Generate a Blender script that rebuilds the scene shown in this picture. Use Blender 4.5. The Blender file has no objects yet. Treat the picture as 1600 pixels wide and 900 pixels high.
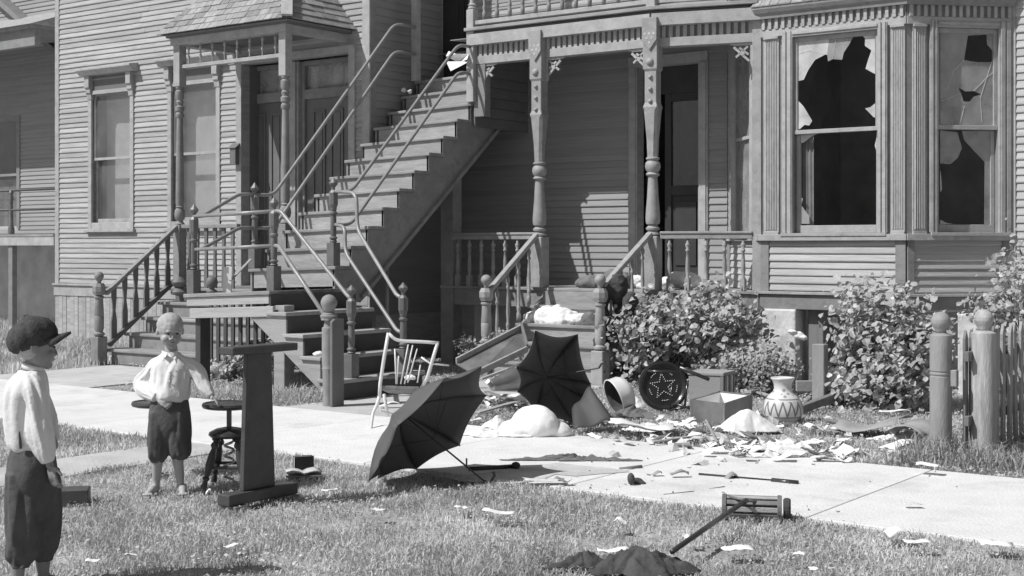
import bpy, math, random
import numpy as np
from mathutils import Vector, Matrix, Euler
from mathutils.geometry import tessellate_polygon
random.seed(11)
S = bpy.context.scene
COL = S.collection
# ------------------------------------------------------------------ camera, sky, sun, exposure
TH = math.radians(36.27); FPX = 2150.0; EYE = 1.5; HOR = 385.0
cd = bpy.data.cameras.new('camera'); cam = bpy.data.objects.new('camera', cd); COL.objects.link(cam)
cam.location = (0, 0, EYE); cam.rotation_euler = (math.radians(90), 0, TH)
cd.sensor_width = 36; cd.lens = FPX / 1600 * 36; cd.shift_y = -65 / 1600; cd.clip_end = 2000; cd.clip_start = .05
S.camera = cam
SUN_AZ = math.radians(30.5); SUN_EL = math.radians(50)
w = bpy.data.worlds.new('World'); S.world = w; w.use_nodes = True
nt = w.node_tree; nt.nodes.clear()
sky = nt.nodes.new('ShaderNodeTexSky'); sky.sky_type = 'NISHITA'; sky.sun_disc = False
sky.sun_elevation = SUN_EL; sky.sun_rotation = math.pi + SUN_AZ; sky.air_density = 1.0; sky.dust_density = 2.0
bw = nt.nodes.new('ShaderNodeRGBToBW'); bg = nt.nodes.new('ShaderNodeBackground'); bg.inputs[1].default_value = .07
ow = nt.nodes.new('ShaderNodeOutputWorld')
nt.links.new(sky.outputs[0], bw.inputs[0]); nt.links.new(bw.outputs[0], bg.inputs[0]); nt.links.new(bg.outputs[0], ow.inputs[0])
sl = bpy.data.lights.new('sun', 'SUN'); sl.energy = 4.4; sl.angle = math.radians(.5); sl.color = (1, 1, 1)
so = bpy.data.objects.new('sun', sl); COL.objects.link(so); so.location = (-8, -8, 14)
sd = Vector((math.sin(SUN_AZ) * math.cos(SUN_EL), math.cos(SUN_AZ) * math.cos(SUN_EL), -math.sin(SUN_EL)))
so.rotation_euler = sd.to_track_quat('-Z', 'Y').to_euler()
S.view_settings.view_transform = 'Standard'; S.view_settings.look = 'None'
S.view_settings.exposure = 0; S.view_settings.gamma = 1
S.render.engine = 'CYCLES'
# ------------------------------------------------------------------ places: where the sight line through a photo point meets a plane of the scene
FW = Vector((-math.sin(TH), math.cos(TH), 0)); RT = Vector((math.cos(TH), math.sin(TH), 0)); EYEV = Vector((0, 0, EYE))
def ray(px, py): return FW + RT * ((px - 800) / FPX) + Vector((0, 0, (HOR - py) / FPX))
def at(px, py, X=None, Y=None, Z=None, d=None):
    r = ray(px, py)
    t = X / r.x if X is not None else Y / r.y if Y is not None else d if d is not None else (Z - EYE) / r.z
    return EYEV + r * t
def atp(px, py, P, N):
    r = ray(px, py); t = (Vector(P) - EYEV).dot(N) / r.dot(N); return EYEV + r * t
def Xat(px, Y): return at(px, 385, Y=Y).x
def Zat(px, py, X=None, Y=None): return at(px, py, X=X, Y=Y).z
# ------------------------------------------------------------------ helpers
V = Vector
ORG = {}
class Fr:      # a wall's own frame: a along it, n outward, z up
    def __init__(s, O, ang=0):
        s.O = V(O); s.ang = ang; s.U = V((math.cos(ang), math.sin(ang), 0)); s.N = V((math.sin(ang), -math.cos(ang), 0))
    def p(s, a, n, z): return s.O + s.U * a + s.N * n + V((0, 0, z))
    def a(s, px): q = atp(px, 385, s.O, s.N); return (q - s.O).dot(s.U)
    def az(s, px, py, n=0): q = atp(px, py, s.O + s.N * n, s.N); return (q - s.O).dot(s.U), q.z
BF = [(0, 3, 2, 1), (4, 5, 6, 7), (0, 1, 5, 4), (1, 2, 6, 5), (2, 3, 7, 6), (3, 0, 4, 7)]
class MB:
    def __init__(s): s.v = []; s.f = []
    def add(s, vs, fs):
        n = len(s.v); s.v += [V(v) for v in vs]; s.f += [tuple(i + n for i in f) for f in fs]; return s
    def box(s, x0, x1, y0, y1, z0, z1):
        return s.add([(x0, y0, z0), (x1, y0, z0), (x1, y1, z0), (x0, y1, z0), (x0, y0, z1), (x1, y0, z1), (x1, y1, z1), (x0, y1, z1)], BF)
    def fbox(s, fr, a0, a1, n0, n1, z0, z1):
        return s.add([fr.p(a0, n1, z0), fr.p(a1, n1, z0), fr.p(a1, n0, z0), fr.p(a0, n0, z0), fr.p(a0, n1, z1), fr.p(a1, n1, z1), fr.p(a1, n0, z1), fr.p(a0, n0, z1)], BF)
    def obox(s, c, size, rot=None):
        R = (rot if isinstance(rot, Matrix) else Euler(rot or (0, 0, 0)).to_matrix()); c = V(c); hx, hy, hz = [q / 2 for q in size]
        return s.add([c + R @ V(q) for q in [(-hx, -hy, -hz), (hx, -hy, -hz), (hx, hy, -hz), (-hx, hy, -hz), (-hx, -hy, hz), (hx, -hy, hz), (hx, hy, hz), (-hx, hy, hz)]], BF)
    def bar(s, a, b, w, t, up=(0, 0, 1)):
        a = V(a); b = V(b); d = (b - a).normalized(); sd_ = d.cross(V(up))
        if sd_.length < 1e-4: sd_ = d.cross(V((1, 0, 0)))
        sd_.normalize(); u = sd_.cross(d); sw = sd_ * (w / 2); ut = u * (t / 2)
        return s.add([a - sw - ut, a + sw - ut, b + sw - ut, b - sw - ut, a - sw + ut, a + sw + ut, b + sw + ut, b - sw + ut], BF)
    def prism(s, poly, vec):
        poly = [V(p) for p in poly]; vec = V(vec); n = len(poly)
        nrm = sum(((poly[i] - poly[0]).cross(poly[i + 1] - poly[0]) for i in range(1, n - 1)), V((0, 0, 0)))
        if nrm.dot(vec) < 0: poly = poly[::-1]
        return s.add(poly + [p + vec for p in poly], [tuple(range(n))[::-1], tuple(range(n, 2 * n))] + [(i, (i + 1) % n, n + (i + 1) % n, n + i) for i in range(n)])
    def lathe(s, prof, o=(0, 0, 0), M=None, n=16, ang0=0, caps=(1, 1)):
        o = V(o); M = M or Matrix.Identity(3); vs = []; fs = []
        for r, z in prof:
            for k in range(n):
                a = ang0 + 2 * math.pi * k / n; vs.append(o + M @ V((r * math.cos(a), r * math.sin(a), z)))
        m = len(prof)
        for j in range(m - 1):
            for k in range(n): k2 = (k + 1) % n; fs.append((j * n + k, j * n + k2, (j + 1) * n + k2, (j + 1) * n + k))
        if caps[0]: fs.append(tuple(range(n))[::-1])
        if caps[1]: fs.append(tuple((m - 1) * n + k for k in range(n)))
        return s.add(vs, fs)
    def tube(s, pts, r, n=8, flat=None):
        pts = [V(p) for p in pts]; m = len(pts); vs = []; fs = []
        rr = r if isinstance(r, (list, tuple)) else [r] * m
        u = None
        for i, p in enumerate(pts):
            d = (pts[min(i + 1, m - 1)] - pts[max(i - 1, 0)]).normalized()
            if u is None: u = d.cross(V((0, 0, 1)));  u = d.cross(V((1, 0, 0))) if u.length < .1 else u
            u = (u - d * u.dot(d)).normalized(); v_ = d.cross(u)
            for k in range(n):
                a = 2 * math.pi * k / n; vs.append(p + u * (rr[i] * math.cos(a)) + v_ * (rr[i] * math.sin(a) * (flat or 1)))
        for j in range(m - 1):
            for k in range(n): k2 = (k + 1) % n; fs.append((j * n + k, j * n + k2, (j + 1) * n + k2, (j + 1) * n + k))
        fs.append(tuple(range(n))[::-1]); fs.append(tuple((m - 1) * n + k for k in range(n)))
        return s.add(vs, fs)
    def ell(s, c, r, rot=None, nu=14, nv=9):
        R = (rot if isinstance(rot, Matrix) else Euler(rot or (0, 0, 0)).to_matrix()); c = V(c); vs = [c + R @ V((0, 0, -r[2]))]; fs = []
        for j in range(1, nv):
            ph = -math.pi / 2 + math.pi * j / nv
            for k in range(nu):
                a = 2 * math.pi * k / nu; vs.append(c + R @ V((r[0] * math.cos(ph) * math.cos(a), r[1] * math.cos(ph) * math.sin(a), r[2] * math.sin(ph))))
        vs.append(c + R @ V((0, 0, r[2]))); L = len(vs) - 1
        for k in range(nu):
            k2 = (k + 1) % nu; fs.append((0, 1 + k2, 1 + k)); fs.append((L, L - nu + k, L - nu + k2))
            for j in range(nv - 2): fs.append((1 + j * nu + k, 1 + j * nu + k2, 1 + (j + 1) * nu + k2, 1 + (j + 1) * nu + k))
        return s.add(vs, fs)
    def cap(s, a, b, ra, rb, n=12, sx=1):
        a = V(a); b = V(b); L = (b - a).length; M = (b - a).to_track_quat('Z', 'Y').to_matrix()
        pr = [(max(ra * math.sin(t), 1e-4), -ra * math.cos(t)) for t in [0, .5, 1.0, 1.4]] + [(max(rb * math.cos(t), 1e-4), L + rb * math.sin(t)) for t in [.15, .6, 1.1, 1.57]]
        return s.lathe(pr, a, M, n)
    def sheet(s, P, thick=0):   # P grid of points [i][j]
        m = len(P); n = len(P[0]); k = len(s.v); s.v += [V(q) for r in P for q in r]
        for i in range(m - 1):
            for j in range(n - 1): s.f.append((k + i * n + j, k + i * n + j + 1, k + (i + 1) * n + j + 1, k + (i + 1) * n + j))
        return s
    def holed(s, outer, holes, fn, thick):   # 2d polygon with holes, fn(a, b, depth) -> 3d
        loops = [outer] + holes; tri = tessellate_polygon([[V((p[0], p[1], 0)) for p in l] for l in loops])
        fl = [p for l in loops for p in l]; n = len(fl)
        vs = [fn(p[0], p[1], 0) for p in fl] + [fn(p[0], p[1], thick) for p in fl]
        fs = [tuple(t) for t in tri] + [tuple(i + n for i in t[::-1]) for t in tri]; k = 0
        for l in loops:
            m = len(l); fs += [(k + i, k + (i + 1) % m, n + k + (i + 1) % m, n + k + i) for i in range(m)]; k += m
        return s.add(vs, fs)
    def mesh(s, name, mt, org=V((0, 0, 0)), smooth=False):
        me = bpy.data.meshes.new(name); me.from_pydata([v - org for v in s.v], [], s.f); me.materials.append(mt)
        if smooth: me.shade_smooth() if hasattr(me, 'shade_smooth') else None
        me.update(); return me
    def build(s, name, mt, parent=None, smooth=False, bev=0, kind=None, label=None, solid=0, auto=None):
        org = ORG.get(parent.name, V((0, 0, 0))) if parent else V((0, 0, 0))
        me = s.mesh(name, mt, org, smooth or auto)
        if auto:
            try: me.set_sharp_from_angle(angle=math.radians(auto))
            except Exception: pass
        o = bpy.data.objects.new(name, me); COL.objects.link(o)
        if parent: o.parent = parent; ORG[o.name] = org
        if solid: m = o.modifiers.new('s', 'SOLIDIFY'); m.thickness = solid; m.offset = 0
        if bev: m = o.modifiers.new('b', 'BEVEL'); m.width = bev; m.segments = 1 if bev < .006 else 2; m.limit_method = 'ANGLE'
        if kind: o['kind'] = kind
        if label: o['label'] = label
        return o
def place(name, me, parent, loc, rot=(0, 0, 0), scale=(1, 1, 1)):      # one more piece that shares a mesh
    o = bpy.data.objects.new(name, me); COL.objects.link(o); o.parent = parent
    o.location = V(loc) - ORG.get(parent.name, V((0, 0, 0))); o.rotation_euler = rot; o.scale = scale; return o
def tag(o, label, cat, group=None):
    o['label'] = label; o['category'] = cat
    if group: o['group'] = group
    return o
def thing(name, label, cat, loc=(0, 0, 0), group=None):
    o = bpy.data.objects.new(name, None); COL.objects.link(o); o.location = loc; o.empty_display_size = .1
    ORG[o.name] = V(loc); return tag(o, label, cat, group)
def local(name, label, cat, group=None):      # a thing built about its own base, set down later
    return thing(name, label, cat, (0, 0, 0), group)
def setdown(o, loc, rz=0, rx=0, ry=0): o.location = loc; o.rotation_euler = (rx, ry, rz); return o
def solo(mb, name, mt, label, cat, group=None, **k):
    c = sum(mb.v, V((0, 0, 0))) / len(mb.v); c.z = min(v.z for v in mb.v)
    me_o = bpy.data.objects.new(name, mb.mesh(name, mt, c, k.get('smooth') or k.get('auto'))); COL.objects.link(me_o); me_o.location = c
    if k.get('auto'): me_o.data.set_sharp_from_angle(angle=math.radians(k['auto']))
    if k.get('solid'): m = me_o.modifiers.new('s', 'SOLIDIFY'); m.thickness = k['solid']
    if k.get('bev'): m = me_o.modifiers.new('b', 'BEVEL'); m.width = k['bev']; m.limit_method = 'ANGLE'
    ORG[me_o.name] = c; return tag(me_o, label, cat, group)
def copy_tree(o, parent=None):
    c = o.copy(); COL.objects.link(c); c.parent = parent
    if o.name in ORG: ORG[c.name] = ORG[o.name]
    for ch in list(o.children): copy_tree(ch, c)
    return c
# ------------------------------------------------------------------ materials
def mk(name, v, rough=.75, var=.18, sc=6, bump=.15, bsc=40, st=(1, 1, 1), rnd=.08, dirt=0, dsc=2.5, dv=.5, spec=.3, metal=0, trans=0):
    m = bpy.data.materials.new(name); m.use_nodes = True; n = m.node_tree.nodes; l = m.node_tree.links; b = n['Principled BSDF']
    tc = n.new('ShaderNodeTexCoord'); mp = n.new('ShaderNodeMapping'); mp.inputs['Scale'].default_value = st
    oi = n.new('ShaderNodeObjectInfo'); mu = n.new('ShaderNodeMath'); mu.operation = 'MULTIPLY'; mu.inputs[1].default_value = 37
    l.new(oi.outputs['Random'], mu.inputs[0]); l.new(tc.outputs['Object'], mp.inputs[0]); l.new(mu.outputs[0], mp.inputs['Location'])
    no = n.new('ShaderNodeTexNoise'); no.inputs['Scale'].default_value = sc; no.inputs['Detail'].default_value = 7; no.inputs['Roughness'].default_value = .62
    l.new(mp.outputs[0], no.inputs['Vector'])
    mr = n.new('ShaderNodeMapRange'); mr.inputs[1].default_value = .28; mr.inputs[2].default_value = .72; mr.inputs[3].default_value = 1 - var; mr.inputs[4].default_value = 1 + var
    l.new(no.outputs[0], mr.inputs[0])
    r2 = n.new('ShaderNodeMapRange'); r2.inputs[3].default_value = v * (1 - rnd); r2.inputs[4].default_value = v * (1 + rnd); l.new(oi.outputs['Random'], r2.inputs[0])
    mm = n.new('ShaderNodeMath'); mm.operation = 'MULTIPLY'; l.new(mr.outputs[0], mm.inputs[0]); l.new(r2.outputs[0], mm.inputs[1]); out = mm.outputs[0]
    if dirt:
        n2 = n.new('ShaderNodeTexNoise'); n2.inputs['Scale'].default_value = dsc; n2.inputs['Detail'].default_value = 9; n2.inputs['Roughness'].default_value = .7
        l.new(mp.outputs[0], n2.inputs['Vector']); d2 = n.new('ShaderNodeMapRange'); d2.inputs[1].default_value = .52; d2.inputs[2].default_value = .66; d2.inputs[3].default_value = 0; d2.inputs[4].default_value = dirt
        l.new(n2.outputs[0], d2.inputs[0]); mx = n.new('ShaderNodeMix'); mx.data_type = 'FLOAT'; l.new(d2.outputs[0], mx.inputs[0]); l.new(out, mx.inputs[2]); mx.inputs[3].default_value = v * dv; out = mx.outputs[0]
    cb = n.new('ShaderNodeCombineColor'); [l.new(out, cb.inputs[i]) for i in range(3)]; l.new(cb.outputs[0], b.inputs['Base Color'])
    n3 = n.new('ShaderNodeTexNoise'); n3.inputs['Scale'].default_value = bsc; n3.inputs['Detail'].default_value = 5; l.new(mp.outputs[0], n3.inputs['Vector'])
    bp = n.new('ShaderNodeBump'); bp.inputs['Strength'].default_value = bump; bp.inputs['Distance'].default_value = .02; l.new(n3.outputs[0], bp.inputs['Height']); l.new(bp.outputs[0], b.inputs['Normal'])
    b.inputs['Roughness'].default_value = rough; b.inputs['Specular IOR Level'].default_value = spec; b.inputs['Metallic'].default_value = metal
    if trans:
        o = n['Material Output']; tl = n.new('ShaderNodeBsdfTranslucent'); l.new(cb.outputs[0], tl.inputs[0]); ms = n.new('ShaderNodeMixShader'); ms.inputs[0].default_value = trans
        l.new(b.outputs[0], ms.inputs[1]); l.new(tl.outputs[0], ms.inputs[2]); l.new(ms.outputs[0], o.inputs[0])
    return m
def glassmat(name, dust, dv=.55):
    m = bpy.data.materials.new(name); m.use_nodes = True; n = m.node_tree.nodes; l = m.node_tree.links; n.remove(n['Principled BSDF'])
    t = n.new('ShaderNodeBsdfTransparent'); t.inputs[0].default_value = (.9, .9, .9, 1); d = n.new('ShaderNodeBsdfDiffuse'); d.inputs[0].default_value = (dv, dv, dv, 1)
    g = n.new('ShaderNodeBsdfGlossy'); g.inputs['Roughness'].default_value = .03; lw = n.new('ShaderNodeLayerWeight'); pw = n.new('ShaderNodeMath'); pw.operation = 'POWER'; pw.inputs[1].default_value = 4; l.new(lw.outputs[1], pw.inputs[0]); fz = n.new('ShaderNodeMath'); fz.operation = 'MULTIPLY_ADD'; fz.inputs[1].default_value = .8; fz.inputs[2].default_value = .05; l.new(pw.outputs[0], fz.inputs[0])
    tc = n.new('ShaderNodeTexCoord'); no = n.new('ShaderNodeTexNoise'); no.inputs['Scale'].default_value = 5; no.inputs['Detail'].default_value = 8; l.new(tc.outputs['Object'], no.inputs[0])
    mr = n.new('ShaderNodeMapRange'); mr.inputs[1].default_value = .3; mr.inputs[2].default_value = .7; mr.inputs[3].default_value = dust * .6; mr.inputs[4].default_value = dust * 1.4; l.new(no.outputs[0], mr.inputs[0])
    a = n.new('ShaderNodeMixShader'); l.new(mr.outputs[0], a.inputs[0]); l.new(t.outputs[0], a.inputs[1]); l.new(d.outputs[0], a.inputs[2])
    c = n.new('ShaderNodeMixShader'); l.new(fz.outputs[0], c.inputs[0]); l.new(a.outputs[0], c.inputs[1]); l.new(g.outputs[0], c.inputs[2]); l.new(c.outputs[0], n['Material Output'].inputs[0])
    return m
M = {}
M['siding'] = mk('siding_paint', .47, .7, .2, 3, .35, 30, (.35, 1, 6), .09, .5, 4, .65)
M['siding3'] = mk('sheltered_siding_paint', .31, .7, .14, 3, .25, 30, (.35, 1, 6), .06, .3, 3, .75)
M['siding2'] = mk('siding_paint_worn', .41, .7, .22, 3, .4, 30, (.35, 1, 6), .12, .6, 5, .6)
M['trim'] = mk('trim_paint', .26, .65, .18, 6, .25, 70, (1, 1, 1), .07, .5, 9, .6)
M['trimlt'] = mk('pale_trim_paint', .4, .65, .18, 6, .25, 70, (1, 1, 1), .07, .5, 10, .62)
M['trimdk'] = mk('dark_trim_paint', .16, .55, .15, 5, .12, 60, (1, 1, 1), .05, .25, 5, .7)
M['porchpaint'] = mk('column_paint', .34, .55, .18, 8, .2, 60, (1, 1, 1), .04, .5, 9, .65)
M['tread'] = mk('stair_tread_wood', .3, .75, .25, 4, .3, 50, (.4, 2, 2), .1, .5, 6, .55)
M['riser'] = mk('stair_riser_paint', .35, .75, .2, 5, .3, 40, (.6, 1, 3), .1, .6, 7, .58)
M['risershade'] = mk('riser_shade_paint', .075, .7, .2, 5, .2, 50, dirt=.3)  # paint darkened to hold the shade of right-facing and underside parts
M['rawwood'] = mk('weathered_wood', .38, .8, .25, 5, .35, 60, (.3, 3, 3), .1, .4, 5, .6)
M['greywood'] = mk('grey_board', .2, .8, .25, 5, .35, 60, (3, 3, .3), .1, .3, 5, .6)
M['darkwood'] = mk('dark_wood', .07, .45, .25, 5, .15, 60, (.4, 2, 2), .1, spec=.45)
M['varnish'] = mk('dark_varnished_wood', .05, .25, .25, 6, .08, 60, (1, 1, 1), .1, spec=.6)
M['pipe'] = mk('painted_pipe', .27, .35, .15, 10, .08, 80, spec=.5)
M['iron'] = mk('cast_iron_post', .15, .4, .2, 12, .15, 80, spec=.5)
M['shingle'] = mk('wood_shingle', .32, .9, .3, 8, .5, 60, (3, .6, 1), .22, .4, 6, .55)
M['interior'] = mk('dark_interior', .55, .9, .2, 3, .05, 20)
M['curtain'] = mk('window_shade_cloth', .62, .9, .1, 4, .1, 30, dirt=.2)
M['lace'] = mk('lace_curtain', .5, .9, .3, 40, .3, 60)
M['door'] = mk('door_paint', .17, .5, .15, 5, .1, 50, dirt=.25)
M['ddoor'] = mk('dark_door', .05, .5, .2, 5, .1, 50)
M['glass'] = glassmat('window_glass', .09); M['glassk'] = glassmat('clear_dark_glass', .02)
M['glassd'] = glassmat('dusty_glass', .42)
M['glassb'] = glassmat('bright_dusty_glass', .8, .62)
M['stone'] = mk('pale_foundation_stone', .62, .9, .25, 6, .6, 12, dirt=.4, dsc=4)
M['concrete'] = mk('sidewalk_concrete', .7, .85, .08, 3, .35, 60, (1, 1, 1), .02, .8, 1.3, .76)
M['walk'] = mk('worn_walk_concrete', .5, .9, .16, 3, .4, 50, (1, 1, 1), .03, .6, 1.7, .72)
M['soil'] = mk('lawn_soil', .3, .95, .4, 5, .8, 25, (1, 1, 1), 0, .7, 1.5, 1.8)
M['grass'] = mk('grass_blade', .56, .55, .5, 1.3, 0, 20, (1, 1, 1), 0, trans=.3)
M['straw'] = mk('dry_grass_blade', .55, .7, .25, 3, 0, 20, trans=.3)
M['leaf'] = mk('shrub_leaf', .44, .4, .5, 7, .1, 30, spec=.4, trans=.25)
M['leafdk'] = mk('small_dark_leaf', .34, .5, .35, 7, .1, 30, trans=.2)
M['stem'] = mk('shrub_stem', .12, .8, .3, 20)
M['umb'] = mk('black_umbrella_cloth', .12, .6, .12, 5, .08, 120, spec=.25, trans=.12)
M['wirek'] = mk('dark_wire', .03, .5)
M['umbflap'] = mk('umbrella_flap_cloth', .07, .6, .12, 5, .08, 120, spec=.3)  # cloth of the turned-out flap, darker than the canopy
M['metal'] = mk('bright_metal', .5, .3, .15, 10, .05, 60, metal=.9)
M['tin'] = mk('dull_tin', .24, .4, .45, 3, .1, 30, metal=.3)
M['white'] = mk('white_paper', .8, .9, .05, 6, .15, 30, rnd=.04)
M['newsprint'] = mk('newsprint', .6, .9, .15, 30, .15, 60, rnd=.08)
M['linen'] = mk('white_linen', .74, .9, .06, 6, .7, 9, rnd=.02)
M['card'] = mk('grey_cardboard', .3, .85, .2, 5, .2, 30, dirt=.3)
M['skin'] = mk('skin', .43, .5, .1, 12, .06, 80, spec=.35)
M['skin2'] = mk('tanned_skin', .27, .5, .12, 12, .06, 80, spec=.35)
M['hair'] = mk('fair_cropped_hair', .43, .8, .25, 60, .3, 160)
M['shirt'] = mk('white_cotton_shirt', .74, .9, .05, 10, .2, 40, rnd=0)
M['trous'] = mk('dark_wool_trousers', .1, .9, .2, 14, .25, 40, rnd=.1)
M['cap'] = mk('dark_tweed_cap', .07, .9, .35, 40, .3, 90)
M['eye'] = mk('dark_eye', .03, .3)
M['cloth'] = mk('dark_cloth', .07, .95, .3, 8, .5, 25)
M['cloth2'] = mk('mid_grey_cloth', .16, .95, .3, 8, .5, 25)
M['enamel'] = mk('white_enamel', .78, .3, .04, 6, .03, 30, spec=.5)
M['cane'] = mk('black_lacquer_seat', .03, .22, .2, 6, .05, 60, spec=.6)
M['studs'] = mk('bright_studs', .75, .5)
M['glint'] = mk('crack_edge', .75, .3)
M['curtdk'] = mk('soiled_curtain', .2, .9, .2, 6, .2, 30)
# ------------------------------------------------------------------ walls of overlapping boards
BCACHE = {}
def board_mesh(L, ex, mt):
    k = (round(L, 2), round(ex, 3), mt)
    if k not in BCACHE:
        b = MB(); L = k[0]; prof = [(0, 0), (-.019, 0), (-.0195, .012), (-.004, ex + .006), (0, ex + .006)]
        b.prism([(0, n, z) for n, z in prof], (L, 0, 0)); BCACHE[k] = b.mesh('clapboard', M[mt])
    return BCACHE[k]
def clap(parent, fr, a0, a1, z0, z1, ex, openings=(), mt='siding', jit=.06, n=0.0, maxn=999):
    z = z0
    while z < z1 - .02:
        e = ex * (1 + random.uniform(-jit, jit)); e = min(e, z1 - z); segs = [(a0, a1)]
        for (p, q, r, s_) in openings:
            if r < z + e * .5 < s_:
                ns = []
                for (u, v) in segs:
                    if q <= u or p >= v: ns.append((u, v)); continue
                    if p > u: ns.append((u, p))
                    if q < v: ns.append((q, v))
                segs = ns
        for (u, v) in segs:
            cuts = [u]
            while v - cuts[-1] > 3.4: cuts.append(cuts[-1] + random.uniform(1.7, 3.2))
            cuts.append(v)
            for i in range(len(cuts) - 1):
                L = cuts[i + 1] - cuts[i] - (.002 if i < len(cuts) - 2 else 0)
                if L < .03: continue
                me = board_mesh(L, round(e / ex * 20) / 20 * ex, mt)
                place('clapboard', me, parent, fr.p(cuts[i], n, z), (0, random.uniform(-.0014, .0014), fr.ang), (L / round(L, 2), random.uniform(.9, 1.2), 1))
        z += e
def panel(b, fr, a0, a1, z0, z1, openings, n0=-.12, n1=0):
    az = sorted({a0, a1} | {q for o in openings for q in o[:2] if a0 < q < a1}); zs = sorted({z0, z1} | {q for o in openings for q in o[2:] if z0 < q < z1})
    for i in range(len(az) - 1):
        for j in range(len(zs) - 1):
            c = ((az[i] + az[i + 1]) / 2, (zs[j] + zs[j + 1]) / 2)
            if any(o[0] < c[0] < o[1] and o[2] < c[1] < o[3] for o in openings): continue
            b.fbox(fr, az[i], az[i + 1], n0, n1, zs[j], zs[j + 1])
YC, YW, YL = 13.6, 14.77, 13.3
XW0, XW1 = Xat(88, YL), -12.05
G0 = -.02
# ================================================================== LEFT FLAT OF THE HOUSE (wing)
wing = thing('house_wing', 'clapboarded left wing of the wooden house, two tall windows under bracketed hoods', 'house', ((XW0 + XW1) / 2, YL, 0))
fw = Fr((XW0, YL, 0)); W = XW1 - XW0
def wa(px): return Xat(px, YL) - XW0
zsill = Zat(175, 358, Y=YL); zhead = Zat(175, 118, Y=YL)
win = [(wa(140), wa(211)), (wa(264), wa(346))]
ops = [(w0, w1, zsill, zhead - .02) for w0, w1 in win]
zb = Zat(110, 443, Y=YL); zb2 = Zat(110, 462, Y=YL)
EF = .95                      # entry floor
dops = (wa(380), wa(547), EF, Zat(460, 92, Y=YL))
b = MB(); panel(b, fw, 0, W, G0, 7.4, [(w0 + .05, w1 - .05, zsill, zhead) for w0, w1 in win] + [dops])
wall = b.build('wall', M['siding2'], wing)
clap(wall, fw, .09, W - .1, zb + .005, 5.9, .079, ops + [(wa(372), wa(556), 0, Zat(460, 84, Y=YL))], 'siding2')
b = MB().box(XW0, XW0 + .1, YL - .028, YL, zb, 7.4); b.build('corner_board', M['trimlt'], wing, bev=.003)
b = MB().box(XW1 - .11, XW1 + .022, YL - .028, YL, 0, 7.4); b.build('corner_board', M['trimlt'], wing, bev=.003)
b = MB().box(XW0 - .02, XW1, YL - .035, YL, zb2, zb - .03).box(XW0 - .03, XW1, YL - .06, YL, zb - .03, zb); b.build('water_table', M['trimlt'], wing, bev=.003)
x = XW0; sk = MB().box(0, .092, -.02, 0, 0, zb2 - G0).mesh('skirt_board', M['siding2'])
while x < -14.45: place('skirt_board', sk, wing, (x, YL, G0), (0, 0, 0), (1, random.uniform(.8, 1.2), 1)); x += .098
# side wall of the wing, facing the stairs
fs = Fr((XW1, YL, 0), math.pi / 2)
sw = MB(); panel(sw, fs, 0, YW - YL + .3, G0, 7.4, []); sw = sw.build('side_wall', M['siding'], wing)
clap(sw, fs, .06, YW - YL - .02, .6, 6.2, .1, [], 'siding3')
MB().fbox(fs, 0, .1, 0, .022, 0, 7.4).build('corner_board', M['trim'], wing, bev=.003)
# closed shell behind the walls
b = MB().box(XW0, XW0 + .1, YL + .13, 19, G0, 7.4).box(XW0 + .1, XW1 - .13, 18.9, 19, G0, 7.4).box(XW0 + .1, XW1 - .13, YL + .13, 18.9, .5, .6).box(XW0 + .1, XW1 - .13, YL + .13, 18.9, 4.3, 4.4)
b.box(XW0 + .1, XW1 - .13, YL + 1.6, YL + 1.7, .6, 4.3).build('inner_shell', M['interior'], wing)
b = MB().prism([(XW0 - .3, YL - .35, 7.4), (XW0 - .3, 19.3, 7.4), (XW0 - .3, 16.1, 9.6)], (XW1 - XW0 + .6, 0, 0)); b.build('roof', M['shingle'], wing)
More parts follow.
